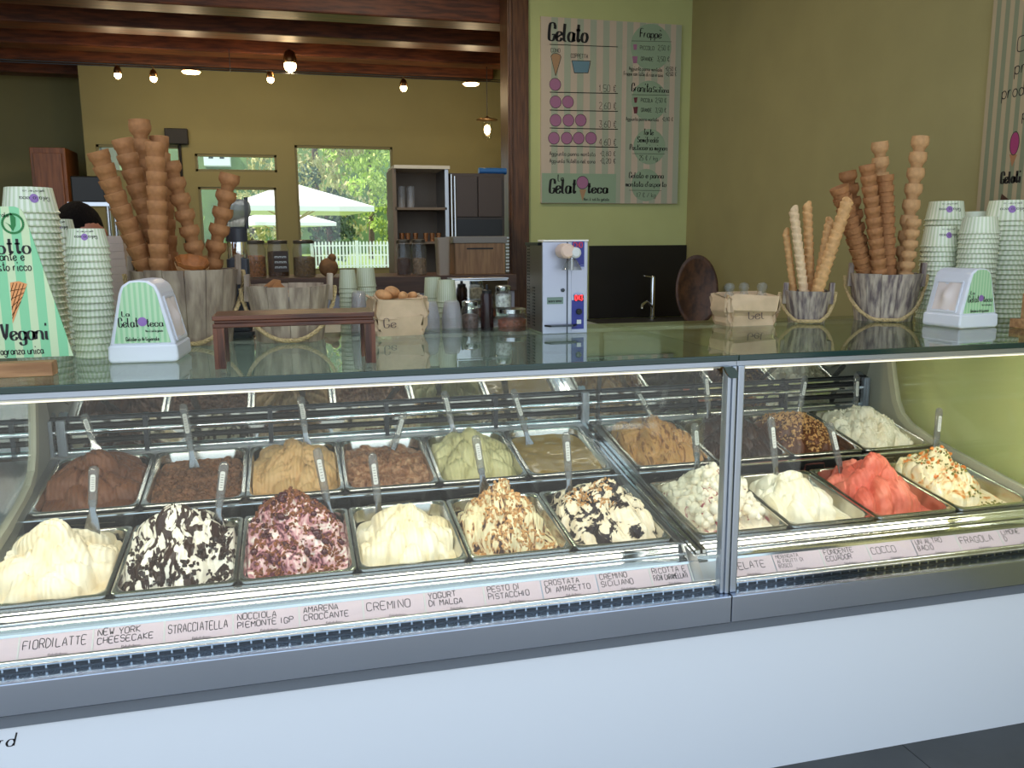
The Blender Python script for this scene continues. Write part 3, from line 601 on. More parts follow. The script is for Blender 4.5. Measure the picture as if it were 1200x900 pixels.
for bx, by, tx, ty, s in ((108, 613, 110, 546, 'plain ivory'), (254, 616, 263, 541, 'chocolate shell'), (388, 612, 371, 525, 'cherry pink'), (446, 612, 436, 531, 'creamy white'), (568, 574, 557, 510, 'chocolate ribboned'), (668, 582, 663, 506, 'black sauce'),
                       (818, 553, 814, 496, 'meringue'), (911, 570, 903, 488, 'snow white'), (989, 566, 972, 495, 'salmon pink'), (1095, 540, 1101, 478, 'orange drizzled')):
    spatula(bx, by, tx, ty, 2.50, 'clear handled steel spatula stuck in the %s gelato' % s)

# ------------------------------------------------------------------ flavour cards on the rail
pink = mat('pink_card', (212, 192, 198), .6)
ca = Vector((2.108, .598)); cb = Vector((2.150, .6435)); cd = (cb-ca).normalized(); EY = Vector((0, cd.x, cd.y)); EX = Vector((1, 0, 0)); EN = EX.cross(EY)
CH = (cb-ca).length
def card(x0, x1, lines, what):
    t = thing('flavour_card', 'pink flavour card handwritten %s' % what, 'card', (x0, 2.108, .598), group='pink flavour cards on the rail')
    mb = MB(); e = .0015
    n0 = EN*.0005; n1 = EN*.0018; W_ = x1-x0-.004
    q = [Vector((0, 0, 0))+EX*.002+EY*.003, EX*(W_+.002)+EY*.003, EX*(W_+.002)+EY*(CH-.002), EX*.002+EY*(CH-.002)]
    mb.add([p+n0 for p in q]+[p+n1 for p in q], [(3, 2, 1, 0), (4, 5, 6, 7), (0, 1, 5, 4), (1, 2, 6, 5), (2, 3, 7, 6), (3, 0, 4, 7)]); mb.build('card', pink, t)
    tx = MB(); k = len(lines); hh = {1: .021, 2: .0150, 3: .0105}[k]; top = CH-.006
    for i, s in enumerate(lines):
        w = min(W_*.9, textwidth(s, hh, .62, .25)); y = top-hh*.95-i*(hh*1.38) if k > 1 else CH*.5-.004
        write(tx, s, EN*.0024+EX*(W_*.07 if k > 1 else W_*.06)+EY*y, EX, EY, hh, .0019 if k < 3 else .0013, jit=.06, width=w)
    write(tx, 'Gelatoteca', EN*.0024+EX*(W_*.42)+EY*.0055, EX, EY, .006, .0011, brush=1.2)
    tx.build('handwriting', ink, t); return t
P0 = .1635
wl = [(['ATO', 'ACAGIA', 'GICO'], 'ATO ACAGIA GICO'), (['FIORDILATTE'], 'FIORDILATTE'), (['NEW YORK', 'CHEESECAKE'], 'NEW YORK CHEESECAKE'), (['STRACCIATELLA'], 'STRACCIATELLA'), (['NOCCIOLA', 'PIEMONTE IGP'], 'NOCCIOLA PIEMONTE IGP'),
      (['AMARENA', 'CROCCANTE'], 'AMARENA CROCCANTE'), (['CREMINO'], 'CREMINO'), (['YOGURT', 'DI MALGA'], 'YOGURT DI MALGA'), (['PESTO DI', 'PISTACCHIO'], 'PESTO DI PISTACCHIO'), (['CROSTATA', 'DI AMARETTO'], 'CROSTATA DI AMARETTO'), (['CREMINO', 'SICILIANO'], 'CREMINO SICILIANO'), (['RICOTTA E', 'FICHI CARAMELLATI'], 'RICOTTA E FICHI CARAMELLATI')]
for i, (ls, w) in enumerate(wl): card(-.677+(i-1)*P0, -.677+i*P0 if i < 11 else 1.081, ls, w)
xr = at(964, 645, 2.13).x; pr = (at(1173, 624, 2.13).x-xr)/4
for i, (ls, w) in enumerate([(['OCELATE'], 'OCELATE'), (['MERINGATA', 'AI FRUTTI DI', 'BOSCO'], 'MERINGATA AI FRUTTI DI BOSCO'), (['FONDENTE', 'ECUADOR'], 'FONDENTE ECUADOR'), (['COCCO'], 'COCCO'), (['UN ALTRO', 'BACIO'], 'UN ALTRO BACIO'), (['FRAGOLA'], 'FRAGOLA'), (['LIMONE', 'D'], 'LIMONE')]):
    card(xr+(i-2)*pr, xr+(i-1)*pr, ls, w)
# white separators between cards are narrow clips of the rail
for X in [-.677+i*P0 for i in range(0, 8)]+[-.677+10*P0, 1.084]: 
    c_ = MB(); a_ = Vector((X, 2.108, .598)); c_.add([a_+EX*u+EY*v+EN*w for w in (.0005, .0026) for u, v in ((-.0017, .002), (.0017, .002), (.0017, CH-.001), (-.0017, CH-.001))], [(3, 2, 1, 0), (4, 5, 6, 7), (0, 1, 5, 4), (1, 2, 6, 5), (2, 3, 7, 6), (3, 0, 4, 7)]); PL(c_, 'card_clip', plate)
for X in [xr, xr+pr, xr+3*pr, xr+4*pr]:
    c_ = MB(); a_ = Vector((X, 2.108, .598)); c_.add([a_+EX*u+EY*v+EN*w for w in (.0005, .0026) for u, v in ((-.0017, .002), (.0017, .002), (.0017, CH-.001), (-.0017, CH-.001))], [(3, 2, 1, 0), (4, 5, 6, 7), (0, 1, 5, 4), (1, 2, 6, 5), (2, 3, 7, 6), (3, 0, 4, 7)]); PR(c_, 'card_clip', plate)
# maker's script on the white front
sc = MB(); pe = at(16, 862, 2.06); write(sc, 'ard', (pe.x-.058, 2.0592, at(5, 875, 2.06).z), (1, 0, 0), (0, 0, 1), .032, .0042, slant=.3, brush=1.1, width=.062); PL(sc, 'script_lettering', ink)
# ------------------------------------------------------------------ paper cups, nested upside down
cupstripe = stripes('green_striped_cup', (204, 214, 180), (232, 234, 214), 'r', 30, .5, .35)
purple = mat('purple_print', (150, 112, 178), .5)
ORD = ['topmost','second','third','fourth','fifth','sixth','seventh','eighth','ninth','tenth','eleventh','twelfth','thirteenth','fourteenth','fifteenth','sixteenth','seventeenth','eighteenth','nineteenth','twentieth']+['twenty-'+x for x in ('first','second','third','fourth','fifth','sixth','seventh','eighth','ninth')]+['thirtieth']*20
def nth(k): return 'topmost' if k == 0 else ORD[k]+' from the top'
def dist(p): return (p-CAM).dot(-back)
def cup_mesh(R, h, m=None, top=.84):
    mb = MB(); Rt = R*top
    mb.lathe([(R*.995, 0), (R*1.03, .0015), (R*1.04, .004), (R*1.0, .0065), (R*.985, .008), (Rt, h-.001), (Rt*.97, h), (Rt*.93, h), (Rt*.91, h-.005), (.001, h-.005)], 28, cap0=False, cap1=False)
    return mb.mesh('paper_cup', m or cupstripe, smooth=40)
def bend(mb, R0, R1, h, z0=0):
    out = []
    for x, y, z in mb.v:
        r = (R0+(R1-R0)*min(1, max(0, z/h)))+.0006; a = x/R0; out.append((r*math.sin(a), -r*math.cos(a), z))
    mb.v = out
def cup_logo(parent, R, h, rz):
    a = MB(); write(a, 'Gelatoteca', (R*.62, 0, h*.62), (-1, 0, 0), (0, 0, -1), h*.17, .0016, brush=1.2, width=R*1.2); write(a, 'gelateria', (R*.45, 0, h*.86), (-1, 0, 0), (0, 0, -1), h*.08, .0009, width=R*.9)
    bend(a, R, R*.84, h); o = a.build('logo_print', ink, parent); o.rotation_euler.z = rz
    b = MB(); flatpoly(b, disc(-R*.02, h*.56, R*.17), (0, 0, 0), (1, 0, 0), (0, 0, 1)); bend(b, R+.0004, R*.84, h); o = b.build('logo_scoop', purple, parent); o.rotation_euler.z = rz
def cup_stack(cx, ytop, Y, wpx, hpx, ppx, label, group, zb=ZT, m=None, logo=0.0, nmax=40, hascap=True, top=.84):
    p = at(cx, ytop, Y); k = dist(p)/F; R = wpx/2*k; h = hpx*k; pitch = ppx*k; n = max(2, min(nmax, int(round((p.z-zb-h)/pitch))+1)); pitch = (p.z-zb-h)/(n-1)
    me = cup_mesh(R, h, m, top); last = None
    for i in range(n):
        o = inst('paper_cup', me, (p.x+random.uniform(-1, 1)*.0003, Y+random.uniform(-1, 1)*.0003, zb+i*pitch), (0, 0, random.uniform(0, 6))); tag(o, label+', '+nth(n-1-i), 'cup', group); last = o
    if logo is not None: cup_logo(last, R, h, logo-last.rotation_euler.z)
    return last
cup_stack(33, 220, 2.66, 60, 30, 7.5, 'striped cup in the stack behind the green sign', 'cups stacked behind the green sign', logo=.45)
cup_stack(68, 257, 2.90, 36, 22, 7.1, 'small striped cup in the thin stack', 'cups of the thin stack', logo=.2)
cup_stack(101, 268, 2.55, 46, 22, 8, 'striped cup in the stack between sign and napkin box', 'cups stacked between sign and napkin box', logo=.1)
cup_stack(1109, 236, 2.90, 43.5, 22, 6, 'striped cup in the rear stack by the cone bucket', 'cups of the rear stack by the cone bucket', logo=-.5)
cup_stack(1103, 265, 2.795, 41, 24, 5.6, 'striped cup in the shorter stack by the cone bucket', 'cups of the shorter stack by the cone bucket', logo=-.2)
cup_stack(1144, 248, 2.915, 33.5, 20, 6, 'plain pale cup in the hindmost stack', 'cups of the hindmost stack', m=mat('pale_cup', (226, 230, 210), .35), logo=None)
cup_stack(1149, 254, 2.66, 43, 20, 5.6, 'glossy striped cup in the stack behind the napkin box', 'cups stacked right behind the napkin box', logo=None)
cup_stack(1183, 235, 2.765, 50, 24, 5.6, 'wide striped cup in the tall stack beside the board', 'cups of the tall stack beside the board', logo=-.6)

# ------------------------------------------------------------------ wooden buckets with rope handles
bwood = wood('whitewashed_bucket_wood', (176, 158, 136), (128, 110, 94), 7, (5, 5, 1), .75, .3)
bwood2 = wood('grey_washed_bucket_wood', (184, 168, 150), (104, 90, 90), 9, (7, 7, 1), .75, .3)
rope = mat('jute_rope', (188, 162, 116), .8, vary=.25, scale=120, bump=.4)
def bucket(px, Yc, rt, rb, h, label, m, n=14, ropedrop=.6, lug=.03, lugw=.05):
    p = at(px, 350, Yc); t = thing('wooden_bucket', label, 'bucket', (p.x, Yc, ZT), (0, 0, math.atan2(-p.x, Yc)*.8))
    th = .011
    for i in range(n):
        a0 = 2*PI*i/n+.006; a1 = 2*PI*(i+1)/n-.006; mb = MB(); rings = []
        am = (a0+a1)/2; isl = i in (0, n//2-0)
        hh = h+random.uniform(-.003, .003)+(0)
        for z, r in ((0, rb), (h*.5, (rb+rt)/2), (hh, rt)):
            rings.append([(rr*math.cos(a), rr*math.sin(a), z) for rr, a in ((r, a0), (r, am), (r, a1), (r-th, a1), (r-th, am), (r-th, a0))])
        mb.loft(rings); mb.build('stave', m, t)
    MB().lathe([(rb-.012, .004), (rb-.012, .014)], 24).build('bucket_base', m, t)
    for s in (-1, 1):
        a = MB(); x0 = s*(rt-.004); a.prism([(x0-.009, h-.05), (x0+.009, h-.05), (x0+.013, h+lug), (x0-.005, h+lug)], 'y', -lugw/2, lugw/2); a.build('handle_lug', m, t, bevel=.003)
    pts = []
    for i in range(25):
        u = i/24; a = PI*u; x = math.cos(a)*(rt+.014); z = h-.005-math.sin(a)*h*ropedrop; rr = rb+(rt-rb)*max(0, z/h)+.012
        y = -math.sqrt(max(0, rr*rr-min(abs(x), rr)**2)) if i not in (0, 24) else 0
        pts.append((x, y, max(z, .009)))
    R = MB()
    for ph in (0, 2*PI/3, 4*PI/3):
        q = []
        for i in range(len(pts)-1):
            for k in range(4):
                f = k/4; b = Vector(pts[i]).lerp(Vector(pts[i+1]), f); d = (Vector(pts[i+1])-Vector(pts[i])).normalized(); u_ = d.cross(Vector((0, 0, 1))); u_ = u_.normalized() if u_.length > .1 else Vector((0, 1, 0)); w_ = d.cross(u_)
                an = ph+(i*4+k)*1.1; q.append(b+(u_*math.cos(an)+w_*math.sin(an))*.0034)
        R.tube(q, .0042, 5)
    R.build('rope_handle', rope, t, smooth=60); return t
BKT = {}; BASES = []
BKT['L'] = bucket(219, 2.835, .160, .130, .228, 'large whitewashed wooden bucket full of tall wafer cone stacks', bwood, 16, .0 if False else .95, .045, .06)
BKT['M'] = bucket(338.5, 2.81, .132, .105, .175, 'whitewashed wooden bucket with rope swag behind the dark wooden frame', bwood, 12, .93, .035, .05)
BKT['S'] = bucket(946, 2.81, .086, .066, .118, 'small whitewashed bucket holding rolled wafer sticks', bwood2, 12, .97, .03, .034)
BKT['R'] = bucket(1036, 2.80, .132, .104, .178, 'grey washed bucket full of wafer cones beside the paper cups', bwood2, 14, .97, .04, .045)

# ------------------------------------------------------------------ wafer cones
wafer = mat('wafer', (164, 112, 68), .75, vary=.14, scale=60, bump=.35); wafer2 = mat('pale_wafer', (196, 150, 102), .75, vary=.12, scale=60, bump=.3); waffle = mat('dark_waffle', (164, 100, 48), .65, vary=.2, scale=60, bump=.3)
def flat_cone(R, h, m):
    return MB().lathe([(R*.78, 0), (R*.86, h*.52), (R*.94, h*.56), (R, h*.98), (R*.97, h), (R*.90, h), (R*.80, h*.72), (R*.60, .008), (.002, .008)], 22, cap1=False, flute=.012, nf=11).mesh('wafer_cone', m, smooth=45)
def bowl_cone(R, h, m):
    return MB().lathe([(R*.55, 0), (R*.64, h*.40), (R*.72, h*.44), (R*.96, h*.60), (R*1.0, h*.78), (R*.93, h*.95), (R*.96, h), (R*.88, h), (R*.86, h*.75), (R*.5, h*.5), (.002, h*.48)], 22, cap1=False, flute=.014, nf=11).mesh('wafer_cone', m, smooth=45)
def cone_stack(kind, b, t, Y, wpx, n, label, group, m=wafer, Yt=None, over=1.3):
    p, q = at(b[0], b[1], Y), at(t[0], t[1], Yt or Y); d = q-p; L = d.length; pitch = L/(n-1+over); R = wpx/2*dist(p)/F
    me = (flat_cone if kind == 'flat' else bowl_cone)(R, pitch*over, m); rot = d.to_track_quat('Z', 'Y').to_euler(); BASES.append(p.copy())
    for i in range(n):
        o = inst('wafer_cone', me, p+d.normalized()*pitch*i, rot); tag(o, label+', '+nth(n-1-i), 'wafer cone', group)
gL = 'wafer cones stacked in the large bucket'; gR = 'wafer cones stacked in the grey washed bucket'
cone_stack('flat', (173.7, 322), (114, 177), 2.785, 23.7, 9, 'brown flat cone in the most slanted stack', gL, Yt=2.732)
cone_stack('flat', (194, 322.3), (143, 163), 2.834, 23.7, 9, 'brown flat cone in the second slanted stack', gL, Yt=2.821)
cone_stack('flat', (187, 324.3), (182, 167), 2.737, 22.8, 9, 'brown flat cone in the large bucket\'s upright stack', gL, Yt=2.74)
cone_stack('bowl', (180.9, 329.7), (163, 141), 2.886, 24.6, 8, 'bowl cone in the tallest stack of the large bucket', gL, Yt=2.912)
cone_stack('bowl', (237, 323.1), (199, 190), 2.827, 22.8, 7, 'bowl cone in the stack leaning over the waffle bowls', gL, over=1.2, Yt=2.827)
cone_stack('bowl', (246.1, 324.6), (270, 204), 2.902, 23.7, 6, 'bowl cone in the wavy stack beside the waffle bowls', gL, over=1.15, Yt=2.902)
cone_stack('flat', (199.3, 320.3), (186, 160), 2.937, 21.8, 8, 'brown cone in the hidden stack of the large bucket', gL, Yt=2.955)
cone_stack('flat', (1032.3, 330.5), (1016, 193), 2.744, 18.0, 11, 'brown flat cone in the grey bucket\'s taller straight stack', gR, Yt=2.745)
cone_stack('flat', (1041, 330.7), (1037, 205), 2.779, 19.8, 10, 'brown flat cone in the grey bucket\'s shorter straight stack', gR, Yt=2.779)
cone_stack('flat', (1017.5, 326.5), (983, 219), 2.81, 21.6, 9, 'flat cone in the stack leaning towards the wafer sticks', gR, Yt=2.81)
cone_stack('bowl', (1013.2, 326.2), (993, 201), 2.874, 19.8, 8, 'bowl wafer cone in the stack behind the leaning one', gR, wafer, Yt=2.875)
cone_stack('bowl', (1035.8, 330.7), (1031, 166), 2.853, 18.9, 9, 'pale bowl wafer cone in the tall straight rear stack', gR, wafer2, Yt=2.853)
cone_stack('bowl', (1055.1, 330.5), (1079, 160), 2.793, 19.8, 9, 'pale bowl cone in the stack leaning towards the cups', gR, wafer2, Yt=2.793)
cone_stack('bowl', (1060.1, 335), (1071, 257), 2.724, 17.1, 6, 'pale bowl cone in the short stack by the cups', gR, wafer2, Yt=2.724)
# fluted waffle bowls lying in the large bucket
wb0 = at(224, 320, 2.745); wq = Euler((.35, .18, 0)).to_matrix(); r = .047
for k, lab in enumerate(('dark waffle bowl tipped on the bucket rim', 'lighter waffle bowl nested under the dark one')):
    mb = MB(); prof = [(r*.45, 0), (r*.75, r*.25), (r, r*.75), (r*1.02, r*.9), (r*.985, r*.9), (r*.965, r*.75), (r*.72, r*.3), (r*.4, .004), (.002, .004)]
    mb.lathe(prof, 40, cap1=False, flute=.05, nf=10); o = mb.build('waffle_bowl', waffle if k == 0 else wafer2, smooth=50, loc=wb0-wq@Vector((0, 0, .0145*k))); o.rotation_euler = (.35, .18, 0); tag(o, lab, 'waffle bowl')
# rolled wafer sticks
stick = mat('rolled_wafer', (206, 158, 104), .7, vary=.18, scale=50, bump=.2); stick2 = mat('sugared_wafer', (222, 190, 150), .8, vary=.12, scale=90, bump=.3)
for k, (b, t, Y, w, m, lab) in enumerate((((943, 347.5), (930, 246), 2.81, 11.4, stick2, 'sugared rolled wafer stick, upright in the small bucket front'), ((950, 347.6), (946, 241), 2.846, 11.4, stick, 'plain rolled wafer stick beside the sugared one'), ((931, 348.2), (921, 272), 2.858, 8.5, stick, 'short rolled wafer stick at the bucket rim'),
                                         ((955, 351.6), (973, 259), 2.806, 12.3, stick, 'rolled wafer stick half hidden behind the thickest one'), ((955.1, 349.6), (993, 236), 2.763, 15.2, stick, 'thickest rolled wafer stick leaning towards the cones'))):
    p, q = at(*b, Y), at(*t, 2.735 if k == 4 else Y); d = q-p; L = d.length; r = w/2*dist(p)/F; N = 96; nn = 16; BASES.append(p.copy()); mb = MB(); rings = []
    for i in range(N+1):
        z = L*i/N; rings.append([((r*(.78+.26*(((z/.026+a/(2*PI)) % 1))))*math.cos(a), (r*(.78+.26*(((z/.026+a/(2*PI)) % 1))))*math.sin(a), z+(.018*math.cos(a) if i == N else 0)) for a in [2*PI*j/nn for j in range(nn)]])
    rings.append([(x*.7, y*.7, z) for x, y, z in rings[-1]]); rings.append([(x*.68, y*.68, z-.03) for x, y, z in rings[-1]])
    o = mb.loft(rings).build('wafer_stick', m, smooth=50, loc=p); o.rotation_euler = d.to_track_quat('Z', 'Y').to_euler(); tag(o, lab, 'wafer stick', 'rolled wafer sticks in the small bucket')

# crumpled paper packing inside the buckets, on which their contents stand
packpaper = mat('packing_paper', (188, 164, 132), .85, vary=.12, scale=30, bump=.5)
def packing(bk, rt, rb, h, pts):
    o = bk.location; mb = MB(); nr, na = 8, 36; r_ = random.Random(5); M = Matrix.Rotation(-bk.rotation_euler.z, 3, 'Z'); L = [M@(Vector(p)-o) for p in pts]
    def hz(x, y):
        w = [1/((x-q.x)**2+(y-q.y)**2+1e-6)**1.5 for q in L]; return sum(a*q.z for a, q in zip(w, L))/sum(w)
    zm = sum(q.z for q in L)/len(L); R = rb+(rt-rb)*zm/h-.0125; vs = []; fs = []
    for i in range(nr+1):
        for j in range(na): a = 2*PI*j/na; x, y = R*i/nr*math.cos(a), R*i/nr*math.sin(a); vs.append((x, y, hz(x, y)+.002-(r_.uniform(0, .003) if 0 < i < nr else 0)))
    for i in range(nr):
        for j in range(na): fs.append((i*na+j, i*na+(j+1) % na, (i+1)*na+(j+1) % na, (i+1)*na+j))
    mb.add(vs, fs); mb.loft([[(k*math.cos(2*PI*j/na), k*math.sin(2*PI*j/na), z) for j in range(na)] for k, z in ((rb-.014, .016), (R*.98, zm-.03))], cap0=True, cap1=False); mb.build('packing_paper', packpaper, bk, smooth=40)
for key, cx_, rt, rb, h in (('L', 0, .160, .130, .228), ('S', 0, .086, .066, .118), ('R', 0, .132, .104, .178)):
    bk = BKT[key]; packing(bk, rt, rb, h, [p for p in BASES if (p.xy-bk.location.xy).length < rt])
packing(BKT['M'], .132, .105, .175, [at(317, 332, 2.80)-Vector((0, 0, .032)), at(328, 336, 2.80)-Vector((0, 0, .032))])

# ------------------------------------------------------------------ napkin boxes
whiteplastic = mat('white_plastic', (224, 224, 232), .3); napk = mat('pinkish_napkin', (228, 212, 206), .8); grn = stripes('green_stripe_print', (158, 206, 156), (190, 218, 178), 'x', 75, .5)
def napkin_box(px, py, h, w, dpt, rz, side, label):
    b = atz(px, py, ZT); t = thing('napkin_dispenser', label, 'napkin dispenser', (b.x, b.y, ZT+.0005), (0, 0, rz))
    def prof(s=1, z0=.045, z1=h, wt=.62):
        pts = [(-w/2*s, z0)]; 
        top = [(-w/2*wt*s, z1-.035), (-w/2*wt*s+.008, z1-.015), (-w/2*wt*s+.028, z1-.002), (0, z1)]; pts += top+[(-a, c) for a, c in top[:-1][::-1]]+[(w/2*s, z0)]; return pts
    MB().prism([(-w/2*1.04, .006), (-w/2*1.06, .012), (-w/2*1.04, .042), (-w/2, .048), (w/2, .048), (w/2*1.04, .042), (w/2*1.06, .012), (w/2*1.04, .006), (w/2*.98, 0), (-w/2*.98, 0)], 'y', -dpt/2-.006, dpt/2+.006).build('base_tray', whiteplastic, t, bevel=.006)
    MB().prism(prof(), 'y', -dpt/2, dpt/2).build('cover', whiteplastic, t, bevel=.006)
    # striped end panel, standing a little proud
    pe = [(x*.84, .052+(z-.045)*.93) for x, z in prof()]
    pn = MB().prism(pe, 'y', -dpt/2-.002, -dpt/2+.002).build('striped_panel', grn, t)
    a = MB(); O = Vector((0, -dpt/2-.003, 0)); write(a, 'La', O+Vector((-w*.27, 0, h*.57)), (1, 0, 0), (0, 0, 1), h*.06, .0022, brush=1.3); write(a, 'Gelat', O+Vector((-w*.33, 0, h*.44)), (1, 0, 0), (0, 0, 1), h*.11, .0024, brush=1.3, width=w*.30); write(a, 'teca', O+Vector((w*.08, 0, h*.44)), (1, 0, 0), (0, 0, 1), h*.09, .0024, brush=1.3, width=w*.26)
    write(a, 'Gelateria Artigianale', O+Vector((-w*.24, 0, h*.27)), (1, 0, 0), (0, 0, 1), h*.045, .0014, width=w*.5); write(a, 'Non il solito gelato', O+Vector((.01, 0, h*.375)), (1, 0, 0), (0, 0, 1), h*.025, .0009, width=w*.26); a.build('logo_print', ink, pn)
    c = MB(); flatpoly(c, disc(w*.02, h*.50, h*.055), O, (1, 0, 0), (0, 0, 1)); c.build('logo_scoop', purple, pn)
    # napkin opening on the sloping side
    s = side; x0, x1 = s*w/2, s*w/2*.62; z0, z1 = .06, h-.04
    e = Vector((x1-x0, 0, (h-.035)-.045)).normalized(); nrm = Vector((e.z*s, 0, -e.x*s))
    P = lambda u, v, o: Vector((x0, 0, .045))+e*v+Vector((0, 1, 0))*u+nrm*o
    Lh = (h-.08)/e.z; d2 = dpt/2-.022; f = MB(); ring = [(-d2, .012), (d2, .012), (d2, Lh-.012), (-d2, Lh-.012)]
    for i in range(4):
        a0, a1 = ring[i], ring[(i+1) % 4]; f.bar(P(a0[0], a0[1], .001), P(a1[0], a1[1], .001), .006, .006, nrm)
    f.build('opening_frame', whiteplastic, t)
    g = MB(); nu, nv = 10, 12; vs = []
    for i in range(nu+1):
        for j in range(nv+1):
            u = -d2+.004+(2*d2-.008)*i/nu; v = .016+(Lh-.032)*j/nv; o = .002+.010*math.exp(-((u-(v-Lh/2)*.4)/.02)**2)*(1-abs(2*j/nv-1))+.005*math.sin(u*90+v*30)*(1-abs(2*i/nu-1)); vs.append(P(u, v, o))
    g.add(vs, [(i*(nv+1)+j, (i+1)*(nv+1)+j, (i+1)*(nv+1)+j+1, i*(nv+1)+j+1) for i in range(nu) for j in range(nv)]); g.build('napkin', napk, t, smooth=80)
    return t
napkin_box(178, 420, .215, .165, .17, math.radians(-4), 1, 'white napkin box with green striped end beside the cup stack and bucket')
napkin_box(1124, 382, .205, .17, .15, math.radians(6), -1, 'white napkin box with green end standing before the right-hand cup stacks'.replace('right-hand ', 'clustered '))

# ------------------------------------------------------------------ dark wooden frame on the counter
dw = wood('dark_red_wood', (104, 58, 34), (62, 30, 16), 6, (1, 10, 10), .35); dwe = wood('dark_red_wood_upright', (110, 62, 38), (60, 30, 16), 6, (10, 10, 1), .35)
fa, fb = atz(257, 429, ZT), atz(434, 424, ZT); yf = (fa.y+fb.y)/2-.04; ft = at(345, 368, yf).z
xa, xb = at(250, 400, yf).x, at(440, 400, yf).x
fr = thing('wooden_riser', 'dark red wooden frame standing like a small bench on the glass', 'stand', ((xa+xb)/2, yf, ZT)); hw = (xb-xa)/2; hz = ft-ZT
t_ = .026
MB().box(-hw, hw, 0, .16, hz-.012, hz).box(-hw+.004, hw-.004, .004, .156, hz-.020, hz-.012).box(-hw, hw, 0, .16, hz-.030, hz-.020).build('top_board', dw, fr, bevel=.002)
for s in (-1, 1):
    for yy in (0, .134):
        x0 = s*hw if s < 0 else hw-t_
        MB().box(x0, x0+t_*.36, yy, yy+.024, 0, hz-.03).box(x0+t_*.36, x0+t_*.64, yy+.003, yy+.022, 0, hz-.03).box(x0+t_*.64, x0+t_, yy, yy+.024, 0, hz-.03).build('leg', dwe, fr)

# ------------------------------------------------------------------ green sign on a wooden foot
ys = 2.24; mint = stripes('mint_stripe_print', (132, 200, 150), (196, 214, 170), 'x', 26, .55); oak = wood('oak_block', (186, 136, 92), (150, 104, 66), 6, (1, 10, 10), .55)
s0, s1, s2 = at(35, 243, ys+.05), at(86, 417, ys), at(0, 425, ys)
wbm = .30; cxs = s1.x-wbm; wtp = s0.x-cxs; zs0 = s1.z; zs1 = s0.z
sg = thing('table_sign', 'mint striped sign with leaf emblem and cone on an oak foot', 'sign', (cxs, ys, ZT))
def sheared(x, z): return x
H_ = zs1-zs0
pl = [(-wbm, zs0-ZT), (wbm, zs0-ZT), (wtp, zs1-ZT-.02), (wtp-.006, zs1-ZT-.006), (wtp-.02, zs1-ZT), (-wtp+.02, zs1-ZT), (-wtp, zs1-ZT-.02)]
bdn = MB().prism(pl, 'y', 0, .004).build('sign_board', mint, sg)
O = Vector((0, -.0008, 0)); sx = lambda px, py: at(px, py, ys).x-cxs; szz = lambda py: at(20, py, ys).z-ZT
a = MB(); EXx, EZz = Vector((1, 0, 0)), Vector((0, 0, 1))
write(a, 'otto', O+Vector((sx(-3, 290), 0, szz(297))), EXx, EZz, .034, .0045, brush=1.3, width=sx(38, 290)-sx(-3, 290)); write(a, 'ante e', O+Vector((sx(0, 302), 0, szz(305))), EXx, EZz, .020, .0022, width=sx(30, 302)-sx(0, 302)); write(a, 'sto ricco', O+Vector((sx(-2, 314), 0, szz(317))), EXx, EZz, .020, .0022, width=sx(38, 314)-sx(-2, 314))
write(a, 'Vegani', O+Vector((sx(3, 396), 0, szz(398))), EXx, EZz, .038, .0048, brush=1.3, width=sx(59, 396)-sx(3, 396)); write(a, 'fragranza unica', O+Vector((sx(-6, 412), 0, szz(415))), EXx, EZz, .018, .0020, width=sx(52, 412)-sx(-6, 412)); write(a, 'naturale', O+Vector((sx(-14, 252), 0, szz(254))), EXx, EZz, .010, .0014, width=sx(11, 252)-sx(-14, 252)); stuff(a.build('lettering', ink, bdn))
g = MB(); cc = (sx(15, 262), szz(262)); r1, r2 = .0245, .0195
outline(g, disc(cc[0], cc[1], r1-.0025, 32), O, EXx, EZz, .005)
flatpoly(g, [(cc[0]-.001, cc[1]-.018), (cc[0]-.010, cc[1]-.002), (cc[0]-.017, cc[1]+.004), (cc[0]-.004, cc[1]-.004)], O, EXx, EZz); flatpoly(g, [(cc[0]-.001, cc[1]-.018), (cc[0]+.006, cc[1]-.004), (cc[0]+.007, cc[1]+.014), (cc[0]-.004, cc[1]+.026), (cc[0]-.004, cc[1]-.004)], O, EXx, EZz); g.build('leaf_emblem', mat('leaf_green', (30, 116, 54), .5), bdn)
c = MB(); flatpoly(c, [(sx(12, 331), szz(331)), (sx(22, 330), szz(330)+.001), (sx(32, 333), szz(333)), (sx(15, 379), szz(379))], O, EXx, EZz); c.build('cone_print', mat('cone_orange', (224, 150, 92), .6), bdn)
c = MB(); O2 = O+Vector((0, -.0006, 0))
for f in (.2, .4, .6, .8): outline(c, [(sx(12+3*f, 331+48*f), szz(331+48*f)), (sx(32-17*f*.55, 333+46*f*.55), szz(333+46*f*.55))], O2, EXx, EZz, .0012); outline(c, [(sx(12+20*f, 331+2*f), szz(331+2*f)), (sx(12+3*f*1.1, 331+48*min(1, f*1.1)), szz(331+48*min(1, f*1.1)))], O2, EXx, EZz, .0012)
c.build('cone_hatching', mat('cone_brown', (176, 100, 54), .6), bdn)
MB().box(-wbm*.9, sx(68, 430), -.05, -.004, 0, .034).box(-wbm*.9, sx(68, 430)-.02, -.004, .004, 0, .012).box(-wbm*.9, sx(62, 430), .004, .045, 0, .022).build('oak_foot', oak, sg, bevel=.002)
